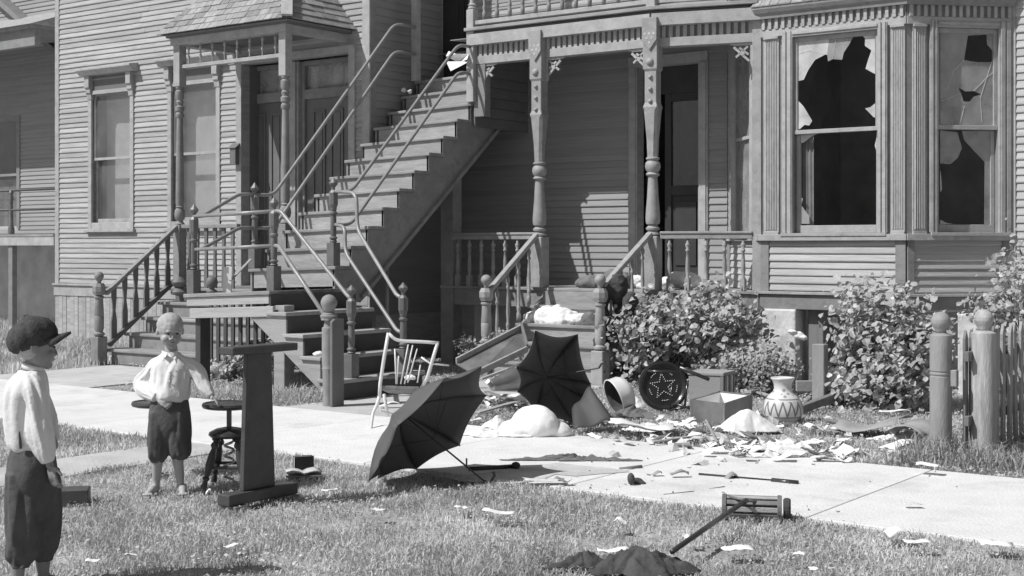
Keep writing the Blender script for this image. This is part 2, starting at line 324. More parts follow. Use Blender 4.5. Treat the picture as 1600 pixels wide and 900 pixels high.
# windows with hoods
def hooded_window(a0, a1):
    fr = fw; b = MB(); c = .085
    root = MB().fbox(fr, a0, a0 + c, 0, .035, zsill, zhead - .24).fbox(fr, a1 - c, a1, 0, .035, zsill, zhead - .24).build('window', M['trimlt'], wing, bev=.004, label=None)
    MB().fbox(fr, a0 - .04, a1 + .04, 0, .075, zsill - .045, zsill).fbox(fr, a0, a1, .0, .03, zsill, zsill + .1).build('sill', M['trimlt'], root, bev=.004)
    zt = zhead - .24
    MB().fbox(fr, a0 + c, a1 - c, 0, .02, zt + .03, zhead + .02).build('frieze_panel', M['trimdk'], root)
    MB().fbox(fr, a0 + c, a1 - c, 0, .04, zt - .03, zt + .03).build('head_casing', M['trimlt'], root, bev=.004)
    zh = zhead + .02
    MB().prism([fr.p(a0 - .1, 0, zh), fr.p(a0 - .1, .12, zh), fr.p(a0 - .1, .15, zh + .04), fr.p(a0 - .1, .19, zh + .07), fr.p(a0 - .1, .19, zh + .1), fr.p(a0 - .1, 0, zh + .13)], fr.U * (a1 - a0 + .2)).build('hood', M['trimlt'], root, bev=.003)
    for a in (a0 - .005, a1 - c - .02):
        MB().prism([fr.p(a, 0, zt - .1), fr.p(a, .045, zt - .1), fr.p(a, .055, zt - .02), fr.p(a, .075, zt), fr.p(a, .075, zt + .06), fr.p(a, .1, zt + .08), fr.p(a, .1, zh), fr.p(a, 0, zh)], fr.U * (c + .025)).build('bracket', M['trimlt'], root, bev=.003)
    zm = zsill + .1 + (zt - zsill - .1) * .49; i0, i1 = a0 + c, a1 - c; s = .035
    MB().fbox(fr, i0, i0 + s, -.05, -.015, zm, zt).fbox(fr, i1 - s, i1, -.05, -.015, zm, zt).fbox(fr, i0 + s, i1 - s, -.05, -.015, zt - .05, zt).fbox(fr, i0, i1, -.05, -.01, zm - .02, zm + .02).build('upper_sash', M['trimlt'], root, bev=.002)
    MB().fbox(fr, i0, i0 + s, -.09, -.055, zsill + .1, zm - .02).fbox(fr, i1 - s, i1, -.09, -.055, zsill + .1, zm - .02).fbox(fr, i0 + s, i1 - s, -.09, -.055, zsill + .1, zsill + .16).build('lower_sash', M['trimlt'], root, bev=.002)
    MB().fbox(fr, i0 + s, i1 - s, -.035, -.03, zm + .02, zt - .05).build('pane', M['glass'], root)
    MB().fbox(fr, i0 + s, i1 - s, -.075, -.07, zsill + .16, zm - .02).build('pane', M['glass'], root)
    MB().fbox(fr, i0 - .02, i1 + .02, -.28, -.275, zsill + .02, zt).build('window_shade', M['curtain'], root)
for w0, w1 in win: hooded_window(w0, w1)
# front doors of the wing, side by side in a shallow recess
dz1 = dops[3]; rb = .3
MB().fbox(fw, wa(371.5), wa(380), 0, .04, EF, dz1 + .1).build('door_casing', M['trimlt'], wing, bev=.004)
MB().fbox(fw, wa(547), wa(557), 0, .04, EF, dz1 + .1).build('door_casing', M['trimlt'], wing, bev=.004)
MB().fbox(fw, wa(380), wa(547), 0, .04, dz1, dz1 + .1).build('door_casing', M['trimlt'], wing, bev=.004)
def frp(fr, n): f2 = Fr(fr.O + fr.N * n, fr.ang); return f2
fd = frp(fw, -rb); ya = YL + rb
def da(px): return Xat(px, ya) - XW0
MB().fbox(fw, dops[0] - .02, dops[0], -rb - .1, -.12, EF, dz1).fbox(fw, dops[1], dops[1] + .02, -rb - .1, -.12, EF, dz1).build('door_recess', M['door'], wing)
m0, m1 = da(456), da(474)
MB().fbox(fd, m0, m1, -.08, .1, EF, dz1).fbox(fd, m0 + .03, m1 - .03, .1, .13, EF, dz1).build('door_mullion', M['trimlt'], wing, bev=.004)
for (d0, d1) in ((da(383), m0), (m1, da(552))):
    zt = Zat(430, 160, Y=ya); z2 = Zat(430, 145, Y=ya)
    dr = MB().fbox(fd, d0 + .06, d1 - .04, -.05, 0, EF, zt).build('door', M['door'], wing, bev=.003)
    MB().fbox(fd, d0, d0 + .06, -.06, .04, EF, dz1).fbox(fd, d1 - .04, d1, -.06, .04, EF, dz1).fbox(fd, d0 + .06, d1 - .04, -.06, .04, zt, z2).fbox(fd, d0 + .06, d1 - .04, -.06, .04, dz1 - .06, dz1).build('door_frame', M['trim'], wing, bev=.003)
    for (u0, u1) in ((.16, .44), (.56, .84)):
        w_ = d1 - d0 - .1; q0, q1 = d0 + .06 + w_ * u0, d0 + .06 + w_ * u1
        for (v0, v1) in ((EF + .15, EF + .75), (EF + .9, zt - .15)):
            MB().fbox(fd, q0, q1, 0, .018, v0, v0 + .03).fbox(fd, q0, q1, 0, .018, v1 - .03, v1).fbox(fd, q0, q0 + .03, 0, .018, v0 + .03, v1 - .03).fbox(fd, q1 - .03, q1, 0, .018, v0 + .03, v1 - .03).fbox(fd, q0 + .06, q1 - .06, 0, .01, v0 + .06, v1 - .06).build('door_panel', M['door'], dr, bev=.002)
    MB().lathe([(.012, 0), (.012, .03), (.028, .035), (.03, .05), (.015, .062)], fd.p(d0 + .11, 0, EF + .95), Matrix.Rotation(math.pi / 2, 3, 'X'), 10).build('door_knob', M['metal'], dr, smooth=True)
    tr = MB().fbox(fd, d0 + .06, d1 - .04, -.03, -.025, z2, dz1 - .06).build('transom_light', M['glassd'], wing)
    MB().sheet([[fd.p(d0 + .06 + (d1 - d0 - .1) * i / 40, -.09 + .018 * math.sin(i * 1.1), z) for z in (z2, dz1)] for i in range(41)]).build('transom_curtain', M['lace'], tr)
# letter box by the door
lb = MB().fbox(fw, wa(368), wa(377), .04, .11, Zat(372, 258, Y=YL), Zat(372, 232, Y=YL)).build('letter_box', M['iron'], wing, bev=.004)
MB().prism([fw.p(wa(366.5), .04, Zat(372, 230, Y=YL)), fw.p(wa(366.5), .13, Zat(372, 232, Y=YL)), fw.p(wa(366.5), .04, Zat(372, 224, Y=YL))], fw.U * (wa(378.5) - wa(366.5))).build('letter_box_lid', M['iron'], lb)
MB().box(Xat(160, YL), Xat(260, YL), YL - .03, YL, 5.3, 5.36).build('upper_sill', M['trim'], wing)

# ================================================================== MAIN HOUSE with the bay
house = thing('house', 'wooden house with a broken-windowed bay and dark porch doorway, clapboard walls', 'house', (-7.5, YW, 0))
fm = Fr((XW1, YW, 0)); PF = Zat(930, 451, Y=YC)          # porch floor level
BX0, BX1, BY = Xat(1190, 13.945), Xat(1416.5, 13.945), 13.945
s_ = (YW - BY)
BXL, BXR = BX0 - s_, BX1 + s_
def ma(px): return Xat(px, YW) - XW1
zdt = Zat(1060, 100, Y=YW)
dop = (ma(998), ma(1093), PF, zdt)
U2 = Zat(790, 40, Y=YW)                                   # upper porch floor, seen edge-on
udoor = (ma(680), ma(734), Zat(690, 120, Y=14.2), 6.4)
uwin = (ma(845), ma(900), 5.0, 6.9); uwin2 = (ma(985), ma(1035), 5.0, 6.9)
b = MB(); panel(b, fm, 0, BXL - XW1, G0, 7.4, [dop, udoor, uwin, uwin2]); mw = b.build('wall', M['siding'], house)
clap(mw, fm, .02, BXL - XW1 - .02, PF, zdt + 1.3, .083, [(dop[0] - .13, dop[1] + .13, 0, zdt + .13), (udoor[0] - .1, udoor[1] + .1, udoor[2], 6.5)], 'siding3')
clap(mw, fm, .02, BXL - XW1 - .02, U2 + .05, 6.9, .1, [(udoor[0] - .1, udoor[1] + .1, udoor[2], 6.5), (uwin[0] - .1, uwin[1] + .1, 4.9, 7), (uwin2[0] - .1, uwin2[1] + .1, 4.9, 7)], 'siding2')
for q in (uwin, uwin2):
    wn = MB().fbox(fm, q[0] - .1, q[0], 0, .035, 4.9, 7).fbox(fm, q[1], q[1] + .1, 0, .035, 4.9, 7).fbox(fm, q[0], q[1], 0, .035, 6.9, 7).build('window', M['trimlt'], house, bev=.003)
    MB().fbox(fm, q[0], q[1], -.06, -.055, 5.0, 6.9).build('pane', M['glass'], wn); MB().fbox(fm, q[0], q[1], -.02, .05, 4.92, 5.0).build('sill', M['trimlt'], wn)
    MB().fbox(fm, q[0], q[1], -.15, -.145, 5.9, 6.9).build('window_shade', M['curtain'], wn)
ud = MB().fbox(fm, udoor[0], udoor[1], -.09, -.05, udoor[2], 6.4).build('upper_door', M['ddoor'], house)
MB().fbox(fm, udoor[0] - .1, udoor[0], 0, .035, udoor[2], 6.5).fbox(fm, udoor[1], udoor[1] + .1, 0, .035, udoor[2], 6.5).fbox(fm, udoor[0], udoor[1], 0, .035, 6.4, 6.5).build('door_casing', M['trimdk'], ud)
for k in range(2):
    a_ = udoor[0] + .1 + k * .36; z_ = udoor[2]
    MB().fbox(fm, a_, a_ + .025, -.05, -.035, z_ + .3, z_ + 1.2).fbox(fm, a_ + .25, a_ + .275, -.05, -.035, z_ + .3, z_ + 1.2).fbox(fm, a_ + .025, a_ + .25, -.05, -.035, z_ + 1.175, z_ + 1.2).fbox(fm, a_ + .025, a_ + .25, -.05, -.035, z_ + .3, z_ + .325).build('door_panel', M['ddoor'], ud, bev=.002)
# porch doorway: an open left leaf gap and a closed dark leaf with glass
for (p, q) in ((ma(984), ma(998)), (ma(1093), ma(1108))):
    MB().fbox(fm, p, q, 0, .04, PF, zdt).fbox(fm, p + .02, q - .02, .04, .055, PF, zdt).build('door_casing', M['trimlt'], house, bev=.004)
MB().fbox(fm, ma(984), ma(1108), 0, .045, zdt, zdt + .13).build('door_casing', M['trimlt'], house, bev=.004)
ff = frp(fm, -.12); dm = ma(1031); zg = Zat(1060, 290, Y=YW + .12); zg1 = Zat(1060, 158, Y=YW + .12)
dr = MB().fbox(ff, dm, dm + .09, -.05, 0, PF, zg1 + .1).fbox(ff, dop[1] - .07, dop[1], -.05, 0, PF, zg1 + .1).fbox(ff, dm + .09, dop[1] - .07, -.05, 0, PF, PF + .18).fbox(ff, dm + .09, dop[1] - .07, -.05, 0, zg - .12, zg).fbox(ff, dm + .09, dop[1] - .07, -.05, 0, zg1, zg1 + .1).build('door', M['ddoor'], house, bev=.004, label='dark door with a tall glass above a wooden panel')
MB().fbox(ff, dm + .09, dop[1] - .07, -.04, -.03, PF + .18, zg - .12).build('door_panel', M['ddoor'], dr); MB().fbox(ff, dm + .09, dop[1] - .07, -.03, -.025, zg, zg1).build('door_glass', M['glassk'], dr)
MB().fbox(ff, dm + .14, dop[1] - .12, -.03, -.012, PF + .26, zg - .2).build('raised_panel', M['ddoor'], dr, bev=.006)
MB().fbox(ff, dop[0], dm, -.06, 0, zg1 + .1, zdt).fbox(ff, dm, dop[1], -.06, 0, zg1 + .1, zdt).build('transom_panel', M['ddoor'], house)
MB().obox(ff.p(dop[0] + .03, -.45, (PF + zg1 + .1) / 2), (.04, .8, zg1 + .1 - PF - .02)).build('open_door', M['ddoor'], house)
# bay: front face C, right face D, left face L
fC = Fr((BX0, BY, 0)); LC = BX1 - BX0; q4 = math.pi / 4
fD = Fr((BX1, BY, 0), q4); fL = Fr((BXL, YW, 0), -q4); LD = s_ * math.sqrt(2)
def zc(py, px=1310): return Zat(px, py, Y=BY)
zs0, zs1 = zc(485), zc(457); zbelt0, zbelt1 = zc(376), zc(366); zh0 = zc(48); zden0, zden1 = zc(36), zc(19)
cop = (fC.a(1240), fC.a(1373), zc(364), zc(52)); dopn = (fD.a(1463), fD.a(1559), zc(364), zc(52)); lop = (.25, LD - .3, zc(364), zc(52))
for fr, L, op in ((fC, LC, cop), (fD, LD, dopn), (fL, LD, lop)):
    b = MB(); panel(b, fr, 0, L, zs0, 7.0, [op], -.1); wl = b.build('bay_wall', M['trim'], house)
    e0 = .0 if fr is fL else 0
    MB().fbox(fr, 0, L, 0, .045, zs0, zs1 - .03).build('skirt_fascia', M['trim'], house, bev=.003)
    MB().fbox(fr, -.02, L + .02, 0, .075, zs1 - .03, zs1).build('base_ledge', M['trimlt'], house, bev=.003)
    MB().fbox(fr, -.02, L + .02, 0, .065, zbelt0, zbelt1).build('belt_rail', M['trimlt'], house, bev=.003)
    c = .1 if fr is not fD else .075
    for p_, q_ in ((0, c), (L - .11, L)): MB().fbox(fr, p_, q_, 0, .03, zs1, zbelt0).build('corner_board', M['trim'], house, bev=.003)
    clap(wl, fr, c + .003, L - .113, zs1 + .012, zbelt0, .083, [], 'siding')
    zt = zden1 + .02
    MB().fbox(fr, -.005, L + .005, 0, .03, zh0, zden0).build('frieze_board', M['trimlt'], house, bev=.003)
    k = int(L / .075); dm_ = MB().box(0, .036, -.028, 0, 0, zden1 - zden0).mesh('dentil', M['trimlt'])
    MB().fbox(fr, 0, L, 0, .014, zden0, zden1).build('dentil_backing', M['trim'], house)
    for i in range(k): place('dentil', dm_, house, fr.p(.02 + i * L / k, .014, zden0), (0, 0, fr.ang))
    dd = MB()
    prof = [(0, zden1), (.07, zden1), (.075, zden1 + .03), (.1, zden1 + .06), (.12, zden1 + .1), (.12, zden1 + .13), (0, zden1 + .13)]
    t = .41421; h1 = 1 if fr is not fL else 0; h0 = 1 if fr is not fD else 1
    vs = [fr.p(-n * t * h0 * (1 if fr is not fL else -0), n, z) for n, z in prof] + [fr.p(L + n * t * (1 if fr is not fD else 0), n, z) for n, z in prof]; m = len(prof)
    dd.add(vs, [tuple(range(m))[::-1], tuple(range(m, 2 * m))] + [(i, (i + 1) % m, m + (i + 1) % m, m + i) for i in range(m)]); dd.build('crown_moulding', M['trim'], house)
    zr = zden1 + .13; o_ = .13
    for r in range(4):
        y0, y1 = o_ - r * .065, o_ - (r + 1) * .065; za, zb_ = zr + r * .075, zr + (r + 1) * .075; a = -y0 * t * (fr is not fL); e = L + y0 * t * (fr is not fD)
        while a < e - .03:
            ww = min(random.uniform(.09, .16), e - a)
            MB().prism([fr.p(a, y0, za), fr.p(a, y0, za + .012 + random.uniform(0, .008)), fr.p(a, y1 - .03, zb_ + .03), fr.p(a, y1 - .03, zb_ + .018)], fr.U * (ww - .006)).build('shingle', M['shingle'], house); a += ww
    MB().fbox(fr, 0, L, -.1, .0, zden1 + .13, zden1 + .5).build('roof_backing', M['trim'], house)
fE = Fr((BXR, YW, 0)); b = MB(); panel(b, fE, 0, 4.5, G0, 7.4, []); we = b.build('wall', M['siding'], house)
MB().fbox(fE, 0, .05, 0, .03, zs1, 4.6).build('corner_board', M['trimlt'], house); clap(we, fE, .05, 4.5, zs1, 5.0, .083, [], 'siding')
MB().fbox(fE, 0, 4.5, 0, .05, zs0, zs1).build('skirt_fascia', M['trim'], house)
# closed shell
XR = BXR + 4.5
b = MB().box(XR - .1, XR, YW + .12, 20, G0, 7.4).box(XW1 + .1, XR - .1, 19.9, 20, G0, 7.4)
b.build('rear_shell', M['siding'], house)
b = MB().box(XW1 + .15, XR - .1, YW + .12, 19.9, PF - .12, PF - .02).box(XW1 + .15, XR - .1, YW + .12, 19.9, 4.35, 4.42).box(BXL, BXL + .08, YW + .12, 18, PF - .02, 4.35).box(XW1 + .15, BXL, YW + 2.4, YW + 2.5, PF - .02, 4.35).box(BXL + .08, XR - .1, 17.9, 18, PF - .02, 4.35)
b.prism([(BXL + .12, YW + .1, PF - .1), (BX0 + .05, BY + .1, PF - .1), (BX1 - .05, BY + .1, PF - .1), (BXR - .12, YW + .1, PF - .1)], (0, 0, .08)).prism([(BXL + .12, YW + .1, 4.0), (BX0 + .05, BY + .1, 4.0), (BX1 - .05, BY + .1, 4.0), (BXR - .12, YW + .1, 4.0)], (0, 0, .05))
b.build('inner_shell', M['interior'], house)
MB().prism([(XW1 - .2, YW - .35, 7.4), (XW1 - .2, 20.3, 7.4), (XW1 - .2, 17.5, 9.8)], (XR - XW1 + .5, 0, 0)).build('roof', M['shingle'], house)
# foundation piers under the bay
for (x0, x1, y0) in ((Xat(1190, 13.87), Xat(1243, 13.87), 13.87), (Xat(1480, 13.6), Xat(1530, 13.6), 13.9), (-3.4, -2.9, YW), (XW1 + 1.2, XW1 + 1.6, YW)):
    MB().box(x0, x1, y0, y0 + .35, -.05, zs0).build('foundation_pier', M['stone'], house, bev=.02)
MB().box(Xat(1262, 14.0), Xat(1285, 14.0), 14.02, 14.15, -.05, zs0).build('bay_post', M['greywood'], house, bev=.005)
MB().box(BXL - 2, XR, YW + .3, YW + .36, -.05, zs0 - .01).build('foundation_wall', M['interior'], house)
# fluted pilaster panels beside the bay windows, casings, sashes, broken glass
def bay_window(fr, op, pan, cas, gl_top, gl_bot, zmeet, shards, mname):
    a0, a1, z0, z1 = op
    w_ = MB()
    for (p, q) in cas:
        w_.fbox(fr, p, q, 0, .04, z0, z1 + .07); m_ = (p + q) / 2
        w_.fbox(fr, p + .012, m_ - .01, .04, .055, z0, z1 + .07); w_.fbox(fr, m_ + .01, q - .012, .04, .052, z0, z1 + .07)
    w_.fbox(fr, cas[0][1], cas[1][0], 0, .04, z1, z1 + .07).fbox(fr, cas[0][1], cas[1][0], .04, .055, z1 + .025, z1 + .055)
    w_ = w_.build('window', M['trimlt'], house, bev=.003)
    MB().fbox(fr, cas[0][0], cas[1][1], .04, .075, z0 - .035, z0).build('sill', M['trimlt'], w_, bev=.003)
    s = .04
    MB().fbox(fr, a0, a0 + s, -.05, -.01, zmeet, z1).fbox(fr, a1 - s, a1, -.05, -.01, zmeet, z1).fbox(fr, a0 + s, a1 - s, -.05, -.01, z1 - .05, z1).fbox(fr, a0, a1, -.05, .0, zmeet - .025, zmeet + .02).build('upper_sash', M['trimlt'], w_, bev=.003)
    MB().fbox(fr, a0 + .005, a0 + s + .015, -.09, -.055, z0 + .001, zmeet - .03).fbox(fr, a1 - s - .01, a1 - .005, -.09, -.055, z0 + .001, zmeet - .03).fbox(fr, a0 + s + .015, a1 - s - .01, -.09, -.055, z0 + .001, z0 + .085).build('lower_sash', M['trimlt'], w_, bev=.003)
    for (outer, holes, n_, mt, nm) in shards:
        o2 = [fr.az(x / 2.727 + 1160, y / 2.727, n_) for x, y in outer]; h2 = [[fr.az(x / 2.727 + 1160, y / 2.727, n_) for x, y in h_] for h_ in holes]
        MB().holed(o2, h2, lambda a, z, t: fr.p(a, n_ + t, z), .003).build(nm, M[mt], w_)
    for (p, q) in pan:
        pn = MB().fbox(fr, p, q, 0, .022, z0 - .02, z1 + .03).build('pilaster', M['trimlt'], house, bev=.002); k = 5; g = (q - p - .03) / k
        for i in range(k):
            fl = p + .015 + i * g
            MB().add([fr.p(fl, .022, z0 + .03), fr.p(fl + g, .022, z0 + .03), fr.p(fl + g, .022, z1 - .01), fr.p(fl, .022, z1 - .01), fr.p(fl + g / 2, .022 + g * .45, z0 + .045), fr.p(fl + g / 2, .022 + g * .45, z1 - .03)], [(0, 1, 4), (2, 3, 5), (0, 4, 5, 3), (1, 2, 5, 4)]).build('reed', M['trimlt'], pn)
        MB().fbox(fr, p, q, .022, .05, z1 + .0, z1 + .03).build('pilaster_block', M['trimlt'], pn, bev=.002); MB().fbox(fr, p, q, .022, .04, z0 - .02, z0 + .012).build('pilaster_block', M['trimlt'], pn, bev=.002)
T = 25
C6 = lambda pts: [(x, y + 545.4) for x, y in pts]          # points read off a crop that starts 200 lower
bay_window(fC, cop, [(fC.a(1195), fC.a(1218)), (fC.a(1393), fC.a(1415))], [(fC.a(1224), cop[0]), (cop[1], fC.a(1388))], 0, 0, zc(203), [
    ([(232, 172), (370, 160), (362, 235), (355, 232), (310, 255), (280, 300), (262, 340), (238, 345), (232, 345)], [], -.03, 'glassb', 'pane_shard'),
    ([(370, 160), (475, 152), (455, 190), (432, 225), (425, 255), (385, 252), (365, 262), (362, 235)], [], -.031, 'glassd', 'pane_shard'),
    ([(508, 146), (566, 140), (566, 315), (555, 310), (525, 293), (536, 255), (550, 215), (522, 195), (523, 165)], [], -.03, 'glassb', 'pane_shard'),
    ([(230, 420), (262, 455), (298, 515), (285, 535), (265, 532), (245, 550), (230, 550)], [], -.03, 'glassb', 'pane_shard'),
    ([(566, 440), (545, 457), (523, 462), (560, 500), (566, 500)], [], -.03, 'glassb', 'pane_shard'),
    (C6([(238, 30), (320, 24), (290, 40), (262, 62), (238, 66)]), [], -.072, 'glassb', 'pane_shard'),
    (C6([(240, 290), (258, 300), (252, 330), (285, 375), (286, 408), (240, 408)]), [], -.072, 'glassd', 'pane_shard'),
    (C6([(586, 35), (570, 50), (564, 75), (572, 100), (586, 105)]), [], -.072, 'glassb', 'pane_shard')], 'C')
bay_window(fD, dopn, [(fD.a(1425), fD.a(1446))], [(fD.a(1451), dopn[0]), (dopn[1], fD.a(1578))], 0, 0, zc(203), [ 

    ([(842, 134), (1083, 130), (1083, 545), (842, 545)], [[(960, 152), (1040, 148), (1042, 190), (1076, 228), (1060, 266), (1000, 265), (944, 256)], [(920, 373), (950, 390), (985, 388), (1017, 402), (985, 412), (968, 434), (942, 432), (930, 397)]], -.03, 'glassd', 'pane'),
    (C6([(842, 10), (915, 18), (935, 85), (917, 128), (885, 155), (842, 150)]), [], -.072, 'glassd', 'pane_shard'),
    (C6([(935, 12), (1076, 12), (1076, 410), (1030, 410), (1032, 145), (1000, 112), (945, 52)]), [], -.072, 'glassd', 'pane_shard'),
    (C6([(842, 390), (870, 405), (900, 408), (842, 411)]), [], -.072, 'glassb', 'pane_shard'),
    (C6([(842, 175), (848, 230), (850, 262), (842, 275)]), [], -.072, 'glassb', 'pane_shard')], 'D')
MB().sheet([[fC.p(fC.a(1247) + .13 * i / 14, -.13 + .012 * math.sin(i * 1.3 + z), z) for z in [zc(352) + .1 * j for j in range(int((zc(206) - zc(352)) / .1) + 1)]] for i in range(15)]).build('torn_curtain', M['curtdk'], house, smooth=True)
for pts_ in ([(945, 450), (938, 480), (925, 530)], [(1062, 262), (1040, 330), (1012, 420), (1020, 520)], [(985, 388), (1040, 330), (1080, 300)], [(944, 256), (900, 300), (870, 380)], [(930, 397), (880, 420), (845, 430)]):
    MB().tube([fD.p(*(lambda q: (q[0], -.024, q[1]))(fD.az(x / 2.727 + 1160, y / 2.727, -.03))) for x, y in pts_], .0016, 5).build('crack', M['glint'], house)
for pts_ in ([(235, 230), (290, 215), (355, 232)], [(262, 172), (300, 220), (310, 255)], [(400, 158), (395, 200), (385, 252)]):
    MB().tube([fC.p(*(lambda q: (q[0], -.024, q[1]))(fC.az(x / 2.727 + 1160, y / 2.727, -.03))) for x, y in pts_], .0014, 5).build('crack', M['glint'], house)
# left bay face: narrow window seen edge-on
a0, a1, z0, z1 = lop
wl_ = MB().fbox(fL, a0 - .1, a0, 0, .045, z0 - .06, z1 + .08).fbox(fL, a1, a1 + .1, 0, .045, z0 - .06, z1 + .08).fbox(fL, a0, a1, 0, .045, z1, z1 + .08).fbox(fL, a0, a1, 0, .08, z0 - .06, z0).fbox(fL, a0, a1, -.05, 0, zc(203) - .02, zc(203) + .02).build('window', M['trimlt'], house, bev=.003)
MB().fbox(fL, a0, a1, -.04, -.036, z0, z1).build('pane', M['glassd'], wl_)
# furniture left standing in the dark room behind the right bay window
cab = thing('upright_piano', 'dark upright cabinet piece half seen through the shattered right bay window', 'piano', (-4.35, 15.55, PF - .02))
MB().box(-4.75, -3.7, 15.45, 16.0, PF - .02, 2.02).build('case', M['greywood'], cab, bev=.03); MB().box(-4.77, -3.68, 15.43, 15.46, 1.84, 1.87).build('moulding', M['trimlt'], cab)
MB().box(-4.75, -3.7, 15.3, 15.449, 1.6, 1.72).build('key_shelf', M['greywood'], cab, bev=.005)
# ================================================================== FRONT PORCH with the balcony above
porch = thing('front_porch', 'front porch with turned columns, dentil beam, balustrade and balcony rail above', 'porch', (-9, YC, 0))
CX1, CX2 = Xat(843, YC), Xat(1020, YC); PX0 = Xat(692, YC)
fA = Fr((Xat(738, YC), YC, 0)); LA = CX2 - fA.O.x
angB = math.atan2(BY - YC, BX0 - CX2); fB = Fr((CX2, YC, 0), angB); LB = math.hypot(BY - YC, BX0 - CX2)
zbm0, zden_0, zden_1, zfa1, zdk0, zdk1 = [Zat(843, q, Y=YC) for q in (91, 78, 61, 43, 40, 35)]
poly = [(PX0, YC), (CX2, YC), (BX0, BY), (BXL, YW), (PX0, YW)]
def ofs(o):  return [(PX0 - o, YC - o), (CX2 + o * .1, YC - o), (BX0 + .0, BY - o), (BXL, YW), (PX0 - o, YW)]
MB().prism([V((x, y, PF - .035)) for x, y in ofs(.03)], (0, 0, .035)).build('floor', M['tread'], porch, bev=.004)
b = MB().box(PX0, CX2, YC, YC + .04, PF - .24, PF - .035); b.fbox(fB, 0, LB, -.04, 0, PF - .24, PF - .035); b.build('floor_fascia', M['trim'], porch, bev=.003)
b = MB()
for x in (PX0 + .05, CX1, CX2 - .02): b.box(x - .06, x + .06, YC + .06, YC + .18, 0, PF - .24)
b.build('pier', M['trim'], porch)
MB().box(PX0 + .12, BX0, YC + .5, YC + .52, 0, PF - .24).build('skirt', M['interior'], porch)
MB().box(PX0 - .02, PX0 + .18, YC - .02, YC + .16, 0, 2.75).build('corner_post', M['trim'], porch, bev=.005)
XR9 = -10.63
MB().box(-10.575, -10.4, YC + .005, YC + .12, 3.12, zbm0 - .002).build('sunblock_post', M['trim'], porch, bev=.004)  # short post added to stop sun leaking onto the porch wall
# boarding added beside the stairwell to keep stray sun off the porch wall
for k in range(8): z_ = 3.0 + k * .13; MB().box(XR9 + .04, XR9 + .065, YC + .02, YW - .01, z_, z_ + .126).build('sunblock_board', M['trimdk'], porch, bev=.003)
# beam, dentils, fascia, crown, deck
dmesh = MB().box(0, .044, -.03, 0, 0, zden_1 - zden_0).mesh('dentil', M['trimlt'])
for fr, L, a00 in ((fA, LA, 0), (fB, LB, .0)):
    MB().fbox(fr, a00, L, -.14, 0, zbm0, zden_0).build('beam', M['trimlt'], porch, bev=.003)
    MB().fbox(fr, a00, L, -.14, -.035, zden_0, zfa1).build('beam_backing', M['trim'], porch)
    k = int(L / .079)
    for i in range(k): place('dentil', dmesh, porch, fr.p(a00 + .02 + i * (L - a00) / k, -.035, zden_0), (0, 0, fr.ang))
    MB().fbox(fr, a00 - (.02 if fr is fA else 0), L, -.035, .075, zden_1, zfa1).build('fascia', M['trimlt'], porch, bev=.003)
    MB().fbox(fr, a00 - .06, L + (.02 if fr is fA else 0), -.2, .03, zfa1, zfa1 + .035).fbox(fr, a00 - .06, L + (.01 if fr is fA else 0), -.2, .01, zfa1 + .035, zdk1 - .02).build('crown_moulding', M['trimdk'], porch, bev=.004)  # dark paint deepens the shadow band below the deck edge
b = MB().prism([V((x, y, zfa1 - .01)) for x, y in [(PX0, YC + .15), (CX2, YC + .15), (BX0, BY + .05), (BXL, YW), (XW1, YW), (XW1, YW - .1), (fA.O.x, YW - .1)]], (0, 0, .012)); b.build('ceiling', M['trim'], porch)
MB().prism([V((x, y, zdk1 - .02)) for x, y in [(fA.O.x - .06, YC - .1), (CX2 + .01, YC - .1), (BX0, BY - .1), (BXL, YW), (fA.O.x - .06, YW)]], (0, 0, .04)).build('balcony_deck', M['tread'], porch, bev=.004)
# balcony balustrade
DK = zdk1 + .02
def baluster_profile(H, w=.022):
    return [(w, 0), (w, H * .14), (w * .62, H * .16), (w * .95, H * .2), (w * .95, H * .24), (w * .55, H * .27), (w * .9, H * .4), (w * .7, H * .6), (w * .48, H * .74), (w * .85, H * .76), (w * .85, H * .79), (w * .5, H * .81), (w * .95, H * .87), (w * .95, H * .9), (w * .5, H * .93), (w * .5, H)]
bm = MB().lathe(baluster_profile(.72, .026), n=8).mesh('baluster', M['trim'], smooth=True)
b = MB().box(fA.O.x, CX2, YC - .03, YC + .03, DK + .04, DK + .09).box(fA.O.x, CX2, YC - .045, YC + .045, DK + .8, DK + .86); b.fbox(fB, 0, LB + .1, -.03, .03, DK + .04, DK + .09).fbox(fB, 0, LB + .1, -.045, .045, DK + .8, DK + .86)
b.build('balcony_rail', M['trimlt'], porch, bev=.004)
x = Xat(757, YC)
while x < CX2 - .08: place('baluster', bm, porch, (x, YC, DK + .088)); x += .195
for i in range(7): place('baluster', bm, porch, fB.p(.12 + i * .17, 0, DK + .088))
for X_, Y_ in ((CX2, YC), ): MB().box(X_ - .06, X_ + .06, Y_ - .06, Y_ + .06, zdk1, DK + 1.0).build('balcony_post', M['trimlt'], porch, bev=.005)
up = MB().box(fA.O.x - .055, fA.O.x + .055, YC - .055, YC + .055, Zat(735, 160, Y=YC), Zat(735, 16, Y=YC)); zq = Zat(735, 16, Y=YC)
up = up.build('balcony_post', M['trimlt'], porch, bev=.005)
MB().lathe([(.05, 0), (.06, .02), (.045, .04), (.058, .06), (.035, .08), (.03, .12), (.048, .5), (.04, 1.2), (.05, 1.9), (.05, 2.2)], (fA.O.x, YC, zq), n=14).build('turned_shaft', M['trimlt'], up, auto=40)
